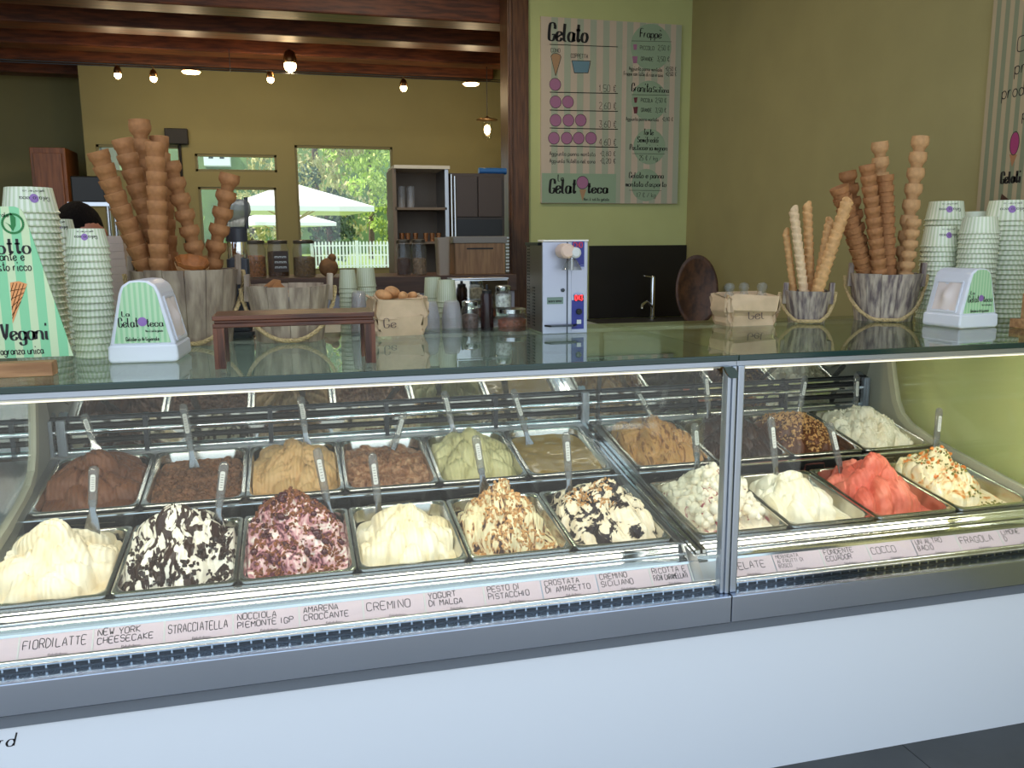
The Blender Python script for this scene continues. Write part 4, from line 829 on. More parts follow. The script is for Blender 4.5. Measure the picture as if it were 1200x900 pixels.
# a second sign at the right-hand end
ys2 = 2.38; q = at(1195, 395, ys2); sg2 = thing('table_sign', 'dark backed sign on an oak foot beside the tall cup stack', 'sign', (q.x+.14, ys2, ZT))
MB().box(-.13, .13, 0, .004, .03, at(1198, 292, ys2).z-ZT).build('sign_board', mat('dark_print', (52, 60, 54), .5), sg2); MB().box(-.15, .15, -.04, .04, 0, .032).build('oak_foot', oak, sg2, bevel=.003); MB().prism([(-.036, .03), (-.004, .03), (-.004, .12)], 'x', -.148, -.136).build('oak_brace', oak, sg2)
# ------------------------------------------------------------------ whipped cream machine
ym = 2.70; m0, m1 = at(636, 393, ym), at(688, 393, ym); mh = at(660, 281, ym).z-ZT; mw = m1.x-m0.x; md = .21
mc = thing('cream_machine', 'silver whipped cream machine with blue control strip and white knob', 'machine', (m0.x, ym, ZT))
frs = mat('silver_front', (176, 178, 192), .35, .55); perf = mat('perforated_side', (120, 112, 102), .35, .8); hole = mat('vent_hole', (14, 13, 12), .8)
MB().box(0, mw, 0, .012, 0, mh-.006).build('front_panel', frs, mc, bevel=.002)
MB().box(.003, mw-.003, .012, md, .004, mh-.018).build('housing', perf, mc)
MB().box(0, mw+.002, -.004, .06, mh-.006, mh).build('top_lid', mat('white_lid', (226, 220, 210), .4), mc, bevel=.002)
MB().box(.0, mw*.97, .06, md+.01, mh-.018, mh-.008).build('rear_lid', darksteel, mc)
hm = MB()
for i in range(26):
    for j in (0, 1, 4, 5): 
        if j < 2 or i < 13: hm.box(.0018, .0034, md-.016-j*.017-.006, md-.016-j*.017, .018+i*.0108, .018+i*.0108+.005)
stuff(hm.build('vent_hole_rows', hole, mc))
u = lambda px: (px-636)/52*mw
vz = lambda py: at(660, py, ym).z-ZT
blue = mat('blue_control_strip', (34, 40, 128), .35); st_ = MB().box(u(669), u(684), -.002, .0, vz(389), vz(282)).build('control_strip', frs, mc)
MB().box(u(669.3), u(683.6), -.003, -.002, vz(313), vz(282.5)).build('blue_print', blue, st_); MB().box(u(669.3), u(683.6), -.003, -.002, vz(386), vz(352)).build('blue_print', blue, st_)
rg = MB()
for cx_, cz_ in ((u(681), vz(318)), (u(677), vz(350))):
    for r in (.018, .023, .028): outline(rg, [(a, b) for a, b in disc(cx_, cz_, r, 28) if u(669.5) < a < u(683.4)], (0, -.0034, 0), (1, 0, 0), (0, 0, 1), .0012) if False else None
    for r in (.010, .015, .020):
        pts = [(cx_+r*math.cos(t), cz_+r*math.sin(t)) for t in np.linspace(.3, 2.8, 14)]
        for p, q in zip(pts, pts[1:]):
            if u(669.5) < p[0] < u(683.4) and u(669.5) < q[0] < u(683.4): rg.bar((p[0], -.0036, p[1]), (q[0], -.0036, q[1]), .0012, .0012)
rg.build('ring_print', mat('pale_blue_print', (140, 150, 200), .5), st_)
rt_ = MB(); write(rt_, 'CHO', (u(671), -.0036, vz(290)), (1, 0, 0), (0, 0, 1), .016, .0028, width=u(682)-u(671)); rt_.build('red_lettering', mat('red_print', (200, 40, 50), .5), st_)
MB().box(u(672), u(683), -.005, -.002, vz(353), vz(346)).build('display', darkrub, st_)
dg = MB(); write(dg, '043', (u(673), -.0056, vz(352)), (1, 0, 0), (0, 0, 1), .0155, .0026, width=u(682.5)-u(673)); dg.build('display_digits', mat('red_led', (255, 40, 40), .4, emis=((255, 40, 45), 3)), st_)
MB().lathe([(.010, 0), (.010, .006), (.007, .009)], 18, (u(677.5), -.003, vz(365.5)), Matrix.Rotation(PI/2, 3, 'X')).build('dial', darkrub, st_, smooth=40); MB().box(u(675), u(680), -.009, -.003, vz(380), vz(375)).build('switch', plate, st_, bevel=.001)
MB().box(u(663.5), u(665), -.0012, 0, 0, mh-.008).build('panel_seam', darksteel, mc)
MB().box(u(641), u(659.5), -.0018, 0, vz(356), vz(348)).build('name_plate', mat('green_plate', (108, 128, 116), .4), mc)
npl = MB(); write(npl, 'sanremo', (u(642.5), -.0024, vz(353.5)), (1, 0, 0), (0, 0, 1), .008, .0018, width=u(658)-u(642.5)); npl.build('plate_lettering', ink, mc)
MB().lathe([(.0065, 0), (.0065, .004), (.003, .006)], 14, (u(659), 0, vz(340)), Matrix.Rotation(PI/2, 3, 'X')).build('lock', darksteel, mc, smooth=40)
MB().lathe([(.024, 0), (.025, .03), (.024, .062), (.018, .068)], 24, (u(658), 0, vz(294)), Matrix.Rotation(PI/2, 3, 'X')).build('nozzle_body', mat('beige_plastic', (214, 184, 164), .4), mc, smooth=40)
MB().lathe([(.017, 0), (.0185, .02), (.0175, .035), (.012, .04)], 24, (u(667), -.03, vz(296)), Matrix.Rotation(PI/2, 3, 'X')).build('knob', plate, mc, smooth=40)
MB().lathe([(.033, -.034), (.031, -.028), (.018, -.004), (.010, .004)], 20, (u(664.5), -.045, vz(304)), cap0=False).build('nozzle_skirt', clear, mc, smooth=40); MB().cyl((u(664.5), -.045, vz(316)), (u(664.5), -.045, vz(300)), .006).build('nozzle', chrome, mc, smooth=40)
MB().prism([(u(643), -.03), (u(668), -.03), (u(676), 0), (u(638), 0)], 'z', .026, .032).build('drip_tray', darksteel, mc)

# ------------------------------------------------------------------ paper bags
kraft = mat('kraft_paper', (202, 172, 138), .8, vary=.1, scale=18, bump=.5)
def paper_bag(px, Yc, w, d, h, label, seed, rz=0):
    p = at(px, 380, Yc); t = thing('paper_bag', label, 'paper bag', (p.x, Yc, ZT), (0, 0, rz)); r = random.Random(seed); n = 36
    base = [(x, y) for x, y in rrect(w/2, d/2, .02, 9)]
    def ring(k, z, j=.004): return [(x*k+r.uniform(-j, j), y*k+r.uniform(-j, j), z+r.uniform(-j, j)*(1 if z > .01 else 0)) for x, y in base]
    MB().loft([ring(.94, 0, .001), ring(.99, h*.12), ring(1.0, h*.3, .010), ring(1.03, h*.5, .010)], cap1=False).build('bag_body', kraft, t, smooth=35)
    MB().loft([ring(1.06, h*.46), ring(1.10, h*.54, .008), ring(1.08, h*.9, .010), ring(1.05, h, .010), ring(.98, h*.98), ring(.95, h*.6), ring(.9, .02), ring(.5, .012)], cap0=False).build('rolled_collar', kraft, t, smooth=35)
    return t, p
bgr, p = paper_bag(872, 2.80, .20, .13, .108, 'crumpled kraft bag with rolled collar holding tiny glass tops', 3)
a = MB(); write(a, 'Gel', (-.025, -.0745, .026), (1, 0, 0), (0, .05, 1), .034, .0036, brush=1.0); a.build('bag_print', mat('faded_print', (92, 70, 66), .7), bgr)
for k, (dx, dy) in enumerate(((-.065, 0), (.0, .01), (.065, -.005))):
    o = MB().lathe([(.018, 0), (.019, .085), (.012, .10), (.016, .106), (.020, .118), (.014, .130), (.003, .133)], 14).build('glass_stopper', glassmat('stopper_glass', (.9, .92, .9), 1.5, 0, .08) if k == 0 else MATS['stopper_glass'], smooth=40, loc=(p.x+dx, 2.80+dy, ZT+.020)); tag(o, ('round glass top at the machine end of the kraft bag', 'middle round glass top in the kraft bag', 'round glass top at the wafer stick end of the kraft bag')[k], 'glass', 'glass tops in the kraft bag')
bgm, p = paper_bag(466, 2.86, .17, .12, .125, 'kraft paper bag full of pastries behind the dark wooden frame', 5, .1)
a = MB(); write(a, 'Ge', (-.06, -.068, .03), (1, 0, 0), (0, .05, 1), .03, .003, brush=1.0); a.build('bag_print', MATS['faded_print'], bgm)
MB().prism([(x*.88, y*.88) for x, y in rrect(.085, .06, .02, 5)], 'z', .02, .117).build('paper_lining', packpaper, bgm)
crust = mat('pastry_crust', (196, 142, 92), .7, vary=.25, scale=40, bump=.3)
for k, (dx, dy, dz, r) in enumerate(((-.046, -.016, .134, .023), (-.012, .022, .140, .027), (.018, -.026, .129, .021), (.053, .012, .127, .019))):
    o = MB().ball((0, 0, 0), r, 14, 9, (1.25, .8, .75)).build('pastry', crust, smooth=60, loc=(p.x+dx, 2.86+dy, ZT+dz)); o.rotation_euler = (.2*k, .3, .7*k); tag(o, ('golden pastry at the wooden riser end of the kraft bag', 'highest golden pastry in the kraft bag', 'middling golden pastry in the kraft bag', 'smallest golden pastry in the kraft bag by the tumblers')[k], 'pastry', 'pastries in the kraft bag')
for k, (px, py) in enumerate(((317, 332), (328, 336))):
    q = at(px, py, 2.80); o = MB().prism([(-.035, 0), (.035, 0), (.012, .05), (-.01, .045)], 'y', -.002, .002).build('wafer_piece', wafer, loc=(q.x, q.y, q.z-.03)); o.rotation_euler = (.3, .4*(1-2*k), .2); tag(o, 'broken wafer piece in the rope swagged bucket leaning %s' % ('towards the grinder', 'towards the pastry bag')[k], 'wafer', 'wafer pieces')
    
# ------------------------------------------------------------------ things on the rear shelf
ZS = 1.254; YS = 3.10
def on(px, Y=YS): return at(px, 390, Y).x
gcup = stripes('shaded_green_cup', (168, 172, 140), (190, 192, 166), 'r', 30, .5, .4)  # cup stripes again, with shade mixed into both colours
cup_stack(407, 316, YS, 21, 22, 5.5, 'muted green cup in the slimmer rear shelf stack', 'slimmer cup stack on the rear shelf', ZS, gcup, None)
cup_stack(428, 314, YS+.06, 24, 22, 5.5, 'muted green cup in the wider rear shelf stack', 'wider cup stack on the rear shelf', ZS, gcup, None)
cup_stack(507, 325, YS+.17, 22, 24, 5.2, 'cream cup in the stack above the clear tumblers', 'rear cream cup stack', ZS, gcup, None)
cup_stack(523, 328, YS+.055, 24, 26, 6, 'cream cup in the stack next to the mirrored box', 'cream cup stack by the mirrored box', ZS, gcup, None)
tumbler = glassmat('clear_tumbler', (.86, .82, .80), 1.45, .05, .22)
for px, yt, w, lab in ((503, 353, 24, 'clear tumbler in the wide stack under the cream cups'), (529, 352, 23.5, 'clear plastic tumbler in the stack beside the jars'), (420, 341, 20, 'clear plastic tumbler in the stack behind the wooden frame')):
    Y = 3.03; pp = at(px, yt, Y); k = dist(pp)/F; R = w/2*k; h = pp.z-ZS; n = 7; pit = .008; hc = h-pit*(n-1)
    me = MB().lathe([(R, 0), (R*1.03, .003), (R, .006), (R*.80, hc-.012), (R*.70, hc-.003), (R*.5, hc), (.002, hc)], 22, cap0=False, cap1=False).mesh('plastic_tumbler', tumbler, smooth=40)
    for i in range(n): tag(inst('plastic_tumbler', me, (pp.x, Y, ZS+i*pit)), lab+', '+nth(n-1-i), 'tumbler', 'tumblers ' + lab.split(' in the ')[1])
# grinder
x_ = on(284); gz = lambda py: at(284, py, YS).z-ZS
gr = thing('coffee_grinder', 'dark upright grinder with chrome collar between the two large buckets', 'grinder', (x_, YS, ZS))
dk = mat('graphite_plastic', (52, 54, 62), .4); smoke = glassmat('smoked_plastic', (.35, .34, .33), 1.5, .03, .15)
MB().prism(rrect(.045, .055, .012, 4), 'z', 0, .022).build('foot', dk, gr, bevel=.003); MB().prism(rrect(.036, .04, .012, 4), 'z', .02, gz(303)).build('column', dk, gr, bevel=.003)
MB().lathe([(.030, gz(305)), (.033, gz(303)), (.033, gz(284)), (.030, gz(282))], 24).build('collar', chrome, gr, smooth=40); MB().lathe([(.036, gz(283)), (.036, gz(268)), (.030, gz(266))], 24).build('hood', dk, gr, smooth=40)
MB().lathe([(.030, gz(267)), (.052, gz(248)), (.050, gz(238)), (.040, gz(234))], 24).build('hopper', smoke, gr, smooth=40); MB().cyl((.035, 0, gz(268)), (.038, 0, gz(231)), .007).build('lever', dk, gr)
# folded towels stack
for i in range(14):
    q = at(139, 340, 3.12); w = .052*(1-.025*i); o = MB().prism([(-w, 0), (w, 0), (w*1.03, .012), (w, .0245), (-w, .0245), (-w*1.03, .012)], 'y', -.06, .06).build('folded_napkins', mat('folded_paper', (206, 186, 176), .85), loc=(q.x, 3.12, ZS+.025*i)); tag(o, 'folded packet in the pale napkin pile, '+nth(13-i), 'napkins', 'napkin packets in the pile')
# mirrored box, bottle, jars
x0, x1 = on(531, 3.30), on(596, 3.30)
mbx = thing('steel_box', 'mirror polished steel box behind the dark bottle and jars', 'box', ((x0+x1)/2, 3.30, ZS)); hwx = (x1-x0)/2; hb = at(560, 326, 3.30).z-ZS
MB().box(-hwx, hwx, 0, .1, 0, hb-.006).build('box_body', mirror, mbx, bevel=.003); MB().box(-hwx-.002, hwx+.002, -.002, .102, hb-.006, hb).build('box_lid', steel, mbx, bevel=.002)
bt = thing('bottle', 'dark brown syrup bottle with cap among the jars', 'bottle', (on(571, 3.06), 3.06, ZS)); hbz = at(571, 344, 3.06).z-ZS
MB().lathe([(.022, 0), (.024, .004), (.024, hbz-.01), (.020, hbz)], 20).build('bottle_body', mat('dark_syrup', (44, 24, 24), .25), bt, smooth=40); MB().lathe([(.018, hbz-.001), (.018, hbz+.012), (.006, hbz+.016), (.005, hbz+.034)], 16).build('cap', darkrub, bt, smooth=40)
def jar(px, Y, zb, w, h, label, fillc, fill=.7, lid=steel, group=None, lidh=.014, name='glass_jar'):
    q = at(px, 380, Y); t = thing(name, label, 'jar', (q.x, Y, zb), group=group); r = w/2
    MB().lathe([(r*.92, 0), (r, .006), (r, h*.74), (r*.86, h*.84), (r*.84, h*.9)], 20, cap1=False).build('jar_glass', MATS.get('jar_glass') or glassmat('jar_glass', (.93, .94, .92), 1.5, 0, .04), t, smooth=40)
    m = mat('jar_filling_%d_%d_%d' % fillc, fillc, .7, vary=.5, scale=90, bump=.6); MB().lathe([(r*.86, .005), (r*.93, .012), (r*.93, h*.74*fill), (r*.6, h*.74*fill+.006)], 18).build('jar_filling', m, t, smooth=40)
    MB().lathe([(r*.90, h*.88), (r*.92, h*.89), (r*.92, h*.89+lidh), (r*.7, h*.89+lidh+.004), (.01, h*.89+lidh+.004)], 20).build('lid', lid, t, smooth=40); return t
jar(551, 3.09, ZS, .066, .10, 'glass jar with clip lid left of the dark bottle'.replace('left of', 'beside'), (112, 86, 74))
jar(600, 3.06, ZS, .115, .068, 'flat glass jar of coloured sweets beside the cream machine', (150, 84, 60))
jar(590, 3.06, ZS+.0783, .062, .075, 'small white filled jar standing on the flat jar', (222, 216, 208), .85)
# back unit with storage jars
YU = 4.45; ub0, ub1 = at(283, 335, YU), at(606, 335, YU); zu = at(400, 325, YU).z; zu2 = at(400, 345, YU).z
bu = thing('back_unit', 'dark brown back counter carrying the storage jars', 'cabinet', ((ub0.x+ub1.x)/2, YU, 0)); hu = (ub1.x-ub0.x)/2
MB().box(-hu, hu, 0, .5, zu2, zu).build('brown_top', wood('dark_brown_board', (82, 54, 36), (66, 42, 28), 5, (1, 10, 10), .5), bu, bevel=.003); MB().box(-hu+.01, hu-.01, .02, .48, 0, zu2).build('grey_front', mat('grey_laminate', (150, 146, 150), .6), bu)
for px, w, lab, fc, fl in ((303, .112, 'storage jar with orange brown filling nearest the grinder', (150, 92, 44), .75), (330, .108, 'storage jar with a white scrawled label on dark filling', (92, 60, 38), .9), (360, .115, 'storage jar with olive brown filling beside the brown bag', (116, 86, 48), .7),
                   (475, .078, 'storage jar of dark pieces under the copper cups', (78, 52, 40), .6), (493, .078, 'storage jar of pale pieces under the copper cups', (140, 112, 84), .6)):
    jar(px, YU+.12, zu, w, .195, lab, fc, fl, MATS.get('jar_lid') or mat('jar_lid', (96, 88, 78), .35, .6), 'storage jars on the dark brown counter')
lb = MB(); q = at(330, 318, YU+.06); 
for i in range(3): write(lb, ('ECO', 'BIO', 'CAFE')[i] if False else 'mmm', (q.x-.03, YU+.058, zu+.10-i*.026), (1, 0, 0), (0, 0, 1), .018, .003, width=.06)
sgj = MB().box(q.x-.036, q.x+.036, YU+.0595, YU+.0605, zu+.03, zu+.135).build('jar_label', mat('dark_label', (60, 44, 34), .6)); tag(sgj, 'small dark label standing against the scrawled storage jar', 'label'); lb.build('scrawl', plate, sgj)
q = at(385, 312, YU+.12); o = MB().ball((0, 0, .05), .05, 14, 9, (1, .7, 1)).ball((.02, 0, .10), .022, 10, 7).build('brown_sack', mat('brown_sack', (120, 82, 46), .8, vary=.3, scale=30, bump=.5), smooth=60, loc=(q.x, YU+.12, zu-.002)); tag(o, 'small knotted brown sack beside the storage jars', 'sack')
# ring binder / wooden file box and translucent tub
w0, w1 = at(529, 300, YU+.1).x, at(594, 300, YU+.1).x; zt_ = at(560, 277, YU+.1).z
wbx = thing('wooden_file_box', 'wooden file box with a dark slot on the brown counter', 'box', ((w0+w1)/2, YU+.1, zu)); hq = (w1-w0)/2
MB().box(-hq+.02, hq-.01, 0, .2, 0, (zt_-zu)*.82).build('box_front', wood('box_wood', (150, 110, 70), (126, 88, 54), 6, (10, 10, 1), .5), wbx, bevel=.003); MB().box(-hq*.45, hq*.5, -.002, 0, (zt_-zu)*.66, (zt_-zu)*.70).build('slot', darkrub, wbx); MB().box(-hq+.01, hq, -.006, .21, (zt_-zu)*.82, zt_-zu).build('acrylic_lid', smoke if False else mat('grey_lid', (126, 116, 104), .35), wbx, bevel=.003)
sp = MB()
for i in range(11): sp.box(hq-.006, hq+.012, -.004, 0, .012+i*.018, .021+i*.018)
sp.build('binding_comb', plate, wbx)
q0, q1 = at(512, 300, YU+.08).x, at(527, 300, YU+.08).x; o = MB().loft([[(x, y, z) for x, y in rrect(h_, .05, .012, 4)] for h_, z in (((q1-q0)/2*.85, 0), ((q1-q0)/2, .18), ((q1-q0)/2*1.06, .185), ((q1-q0)/2*1.06, .2))]).build('plastic_tub', mat('milky_plastic', (150, 132, 114), .4), smooth=40, loc=((q0+q1)/2, YU+.10, zu)); tag(o, 'milky plastic tub beside the wooden file box', 'tub')
# open shelf cupboard and dark cabinet
YC = 5.65; c0, c1 = at(463, 250, YC).x, at(524, 250, YC).x; cz = lambda py: at(495, py, YC).z
cb = thing('shelf_cupboard', 'tall open cupboard with steel uprights and pale top board', 'cupboard', ((c0+c1)/2, YC, 0)); hc = (c1-c0)/2
brn = mat('brown_carcass', (110, 92, 72), .5); MB().box(-hc, hc, .34, .36, 0, cz(198)).build('back_panel', brn, cb)
for s in (-1, 1): MB().box(s*hc-.012, s*hc+.012, 0, .34, 0, cz(198)).build('side_panel', steelsoft if s > 0 else brn, cb)
for py in (243, 283, 322): MB().box(-hc, hc, .0, .34, cz(py)-.016, cz(py)).build('shelf', brn, cb)
MB().box(-hc, hc+.02, -.02, .36, cz(198), cz(194)).build('top_board', mat('pale_board', (200, 190, 170), .5), cb); MB().cyl((hc+.03, -.01, cz(285)), (hc+.03, -.01, cz(204)), .008).build('door_rail', chrome, cb)
cop = mat('copper', (196, 140, 100), .25, .9)
for i, px in enumerate((471, 478, 487, 499, 506.5, 514)):
    X = at(px, 280, YC+.06).x; o = MB().lathe([(.013, 0), (.0175, .05), (.018, .056), (.0155, .054), (.0115, .006), (.001, .006)], 16, cap1=False).build('copper_cup', cop, smooth=40, loc=(X, YC+.06, cz(283))); tag(o, 'little shining copper cup on the middle cupboard shelf', 'cup', 'copper cups in the open cupboard')
for i, px in enumerate((471, 482)):
    X = at(px, 240, YC+.1).x; o = MB().lathe([(.024, 0), (.027, .12), (.024, .14), (.006, .145)], 16).build('tall_glass', tumbler, smooth=40, loc=(X, YC+.12, cz(243))); tag(o, 'tall glass on the upper cupboard shelf', 'glass', 'tall glasses in the cupboard')
d0, d1 = at(528, 250, YC).x, at(592, 250, YC).x; dc = thing('dark_cabinet', 'dark brown cabinet with black lower panel and blue roll on top', 'cabinet', ((d0+d1)/2, YC, 0)); hd = (d1-d0)/2
dbr = mat('dark_brown_laminate', (62, 46, 34), .4); MB().box(-hd, hd, .02, .4, 0, cz(202)).build('cabinet_body', dbr, dc, bevel=.003); MB().box(-hd+.02, -.004, 0, .02, cz(254), cz(206)).build('door', dbr, dc, bevel=.002); MB().box(.004, hd-.02, 0, .02, cz(254), cz(206)).build('door', dbr, dc, bevel=.002); MB().box(-hd+.02, hd-.02, .0, .02, cz(286), cz(257)).build('black_panel', mat('gloss_black', (10, 10, 10), .4), dc); MB().cyl((-hd+.03, -.008, cz(284)), (-hd+.03, -.008, cz(206)), .007).build('door_pull', chrome, dc)
x0, x1 = at(561, 197, YC+.1).x, at(593, 197, YC+.1).x; o = MB().cyl((0, 0, 0), (x1-x0, 0, 0), .022, 16).build('blue_roll', mat('blue_film', (36, 92, 150), .4), smooth=40, loc=(x0, YC+.1, cz(202)+.022)); tag(o, 'blue roll lying on top of the dark cabinet', 'roll')

# ------------------------------------------------------------------ menu board on the light green wall
yb = YM-.022
def mp(px, py): p = at(px, py, yb); return p.x, p.z
bx0, bz1 = mp(634, 19); _, bz0 = mp(634, 238); bx1 = mp(796.5, 130)[0]
me_ = thing('menu_board', 'striped price board with cone prices and round green panels', 'menu board', ((bx0+bx1)/2, YM-.001, bz0)); oX, oZ = (bx0+bx1)/2, bz0
def L2(px, py): x, z = mp(px, py); return x-oX, z-oZ
k1 = mp(664, 100)[0]-mp(649, 100)[0]
beige, sage, sage2 = mat('menu_beige', (204, 186, 166), .6), mat('menu_sage_stripe', (172, 178, 156), .6), mat('menu_green', (150, 172, 144), .6); mauve = mat('menu_mauve', (168, 112, 146), .6); inkm = ink
W2 = (bx1-bx0)/2; MB().box(-W2, W2, -.020, 0, 0, bz1-bz0).build('board', beige, me_)
Yl = [-.0206]
def layer(): Yl[0] -= .0006; return Vector((0, Yl[0], 0))
EX1, EZ1 = Vector((1, 0, 0)), Vector((0, 0, 1))
o1 = layer(); mb = MB()
for i in range(6): a0 = L2(646+i*15, 130)[0]; flatpoly(mb, [(a0, .002), (a0+k1*.5, .002), (a0+k1*.5, bz1-bz0-.002), (a0, bz1-bz0-.002)], o1, EX1, EZ1)
for px in (733.5, 748, 762.5, 777, 790): a0 = L2(px, 130)[0]; flatpoly(mb, [(a0, .002), (min(W2, a0+k1*.5), .002), (min(W2, a0+k1*.5), bz1-bz0-.002), (a0, bz1-bz0-.002)], o1, EX1, EZ1)
mb.build('stripe_print', sage, me_)
o2 = layer(); mb = MB(); kk = k1/15
for cx_, cy_, r_ in ((763, 55, 25), (761, 118, 22), (761, 172, 20), (757, 217, 18.5)): c_ = L2(cx_, cy_); flatpoly(mb, disc(c_[0], c_[1], r_*kk, 32), o2, EX1, EZ1)
a0, a1 = L2(635, 237.5), L2(722, 204); flatpoly(mb, [(a0[0], a0[1]), (a1[0], a0[1]), (a1[0], a1[1]), (a0[0], a1[1])], o2, EX1, EZ1); mb.build('green_print', sage2, me_)
o3 = layer(); mb = MB(); dk_ = MB()
for cy_, xs in ((99, (650.5,)), (119.5, (651, 665.5)), (141, (651, 666, 680.5)), (162, (649, 664, 678, 692.5))):
    for cx_ in xs: c_ = L2(cx_, cy_); mb = MB(); flatpoly(mb, disc(c_[0], c_[1], 6.4*kk, 24), o3, EX1, EZ1); mb.build('scoop_print', mauve, me_); outline(dk_, disc(c_[0], c_[1], 6.6*kk, 24), o3-Vector((0, .0003, 0)), EX1, EZ1, .5*kk)
mb = MB(); c_ = L2(682.5, 214); flatpoly(mb, disc(c_[0], c_[1], 7*kk, 24), o3, EX1, EZ1); outline(dk_, disc(c_[0], c_[1], 7.1*kk, 24), o3-Vector((0, .0003, 0)), EX1, EZ1, .6*kk); mb.build('scoop_print', mauve, me_)
def poly_px(mb, pts, o): flatpoly(mb, [L2(*p) for p in pts], o, EX1, EZ1)
mb = MB(); poly_px(mb, [(646, 66), (648, 63.5), (652, 63), (656, 64.5), (657, 67), (651, 88)], o3); mb.build('cone_print', mat('menu_cone', (176, 138, 102), .6), me_); mb = MB(); poly_px(mb, [(679, 222), (687, 222), (682.5, 236)], o3); mb.build('cone_print', mat('menu_cone', (176, 138, 102), .6), me_)
mb = MB(); poly_px(mb, [(670, 71.5), (691, 72), (689, 85), (673, 85)], o3); mb.build('tub_print', mat('menu_blue', (108, 142, 158), .6), me_)
mb = MB()
for a in (((742, 52), (746.5, 52), (746, 58.5), (742.6, 58.5)), ((741, 66), (747, 66), (746.4, 74), (742, 74))): poly_px(mb, a, o3)
mb.build('shake_print', mauve, me_); mb = MB()
for a in (((742.5, 114.5), (747, 114), (746, 120.5), (743.5, 120.5)), ((742, 125.5), (747.5, 125), (746.5, 133), (743, 133))): poly_px(mb, a, o3)
mb.build('granita_print', mat('menu_maroon', (112, 50, 62), .6), me_)
o4 = layer(); tx = dk_
def mtext(s, x0, x1, y, hpx, w=.0028, brush=0, slant=0): a = L2(x0, y); b = L2(x1, y); write(tx, s, o4+Vector((a[0], 0, a[1])), EX1, (Vector((0, 0, 1))), hpx*kk, w, brush=brush, slant=slant, width=b[0]-a[0])
def mline(x0, y0, x1, y1, w=.7): outline(tx, [L2(x0, y0), L2(x1, y1)], o4, EX1, EZ1, w*kk)
outline(tx, [L2(*p) for p in ((670, 71), (692, 71.5), (689, 85.5), (673, 85.5))], o4, EX1, EZ1, .6*kk); outline(tx, [L2(*p) for p in ((645.5, 66), (648, 63), (652, 62.5), (656, 64), (657.5, 67), (651, 89))], o4, EX1, EZ1, .5*kk)
mtext('Gelato', 643, 690, 47, 18, .017, 1.25, .08); mline(644, 52, 724, 55); mtext('CONO', 645.5, 657, 61, 4); mtext('COPPETTA', 669, 689.5, 67.5, 4.2)
for y in (108, 129, 150, 171): mline(644, y, 724, y+1.6, .8)
for y, s in ((107, '1,50 €'), (127.5, '2,60 €'), (149, '3,60 €'), (170, '4,60 €')): mtext(s, 702, 723, y, 7)
mtext('Aggiunta panna montata', 644, 698, 182, 4.6); mtext('+0,80 €', 702, 722, 182.5, 5); mtext('Aggiunta Nutella nel cono', 644, 698, 190.5, 4.6); mtext('+0,20 €', 702, 722, 191, 5)
mtext('La', 654, 661, 212, 7, .006, 1.2); mtext('Gelat', 644, 676, 226, 15, .015, 1.25, .08); mtext('teca', 688, 713, 226, 11, .014, 1.25, .08); mtext('Non il solito gelato', 684, 714, 235, 3.2, .003)
mtext('Frappè', 750, 776, 43.5, 9, .007, 1.2, .08); mline(740, 48, 787, 49, .4); mtext('PICCOLO', 750, 767, 58, 4); mtext('2,50 €', 771, 785, 58.5, 5); mtext('GRANDE', 751, 766, 71, 4); mtext('3,50 €', 770, 785, 71.5, 5); mtext('Aggiunta panna montata', 737, 776, 82, 4, .0026); mtext('+0,50 €', 779, 793, 82.5, 4, .0026); mtext('Frappè con latte di riso e soia', 731, 777, 88, 4, .0026); mtext('+0,50 €', 779, 793, 88.5, 4, .0026)
mtext('Granita', 740, 764, 107, 9, .006, 1.2, .08); mtext('Siciliana', 765, 784, 108, 6, .004, 1.2, .08); mline(740, 111, 784, 111.6, .4); mtext('PICCOLA', 751, 765, 119.5, 4); mtext('2,50 €', 768, 781, 119.8, 4.6); mtext('GRANDE', 751, 764, 131, 4); mtext('3,50 €', 768, 781, 131.4, 4.6); mtext('Aggiunta panna montata', 733.5, 772, 141, 4, .0026); mtext('+0,80 €', 775, 789, 141.5, 4, .0026)
mtext('Torte', 754, 766, 158, 6.5, .005, 1.2, .08); mtext('Semifreddi', 747, 772, 166.5, 6, .005, 1.2, .08); mtext('Pasticceria mignon', 738, 782, 175.5, 6, .0045, 1.2, .08); mline(741, 180, 779, 180.5, .4); mtext('25 € / kg', 749, 771, 187.5, 5)
mtext('Gelato e panna', 737, 778, 208.5, 6.5, .005, 1.2, .08); mtext("montata d'asporto", 733, 781, 218.5, 6, .005, 1.2, .08); mline(737, 223, 775, 223.4, .4); mtext('17 € / kg', 746, 769, 231, 5)
stuff(tx.build('menu_lettering', ink, me_))

# ------------------------------------------------------------------ striped banner board on the right wall
xb_ = XR-.02
def rp(px, py): p = atx(px, py, xb_); return p.y, p.z
ye = .5*(rp(1164.5, 0)[0]+rp(1146, 225)[0]); zt2 = 2.95; zb2 = atx(1144, 262, xb_).z-.25
rb_ = thing('banner_board', 'tall striped board with a pink ice cream cone on the olive wall', 'board', (XR, ye-.45, zb2)); bs = stripes('beige_sage_stripes', (176, 158, 128), (128, 134, 108), 'y', 21, .5)
MB().box(-.02, -.001, -.45, .45, 0, zt2-zb2).build('board', bs, rb_)
OR = Vector((-.0208, .45, 0)); EYr = Vector((0, -1, 0))
def R2(px, py): y, z = rp(px, py); return (ye-y), z-zb2
mb = MB()
def rtext(s, x, y, h, w, wid=None, brush=0): a = R2(x, y); b = R2(x+1, y); kx = b[0]-a[0]; kz = abs(R2(x, y+1)[1]-a[1]); write(mb, s, OR+EYr*a[0]+EZ1*a[1], EYr, EZ1, h*kz, w, brush=brush, width=(wid*kx if wid else None))
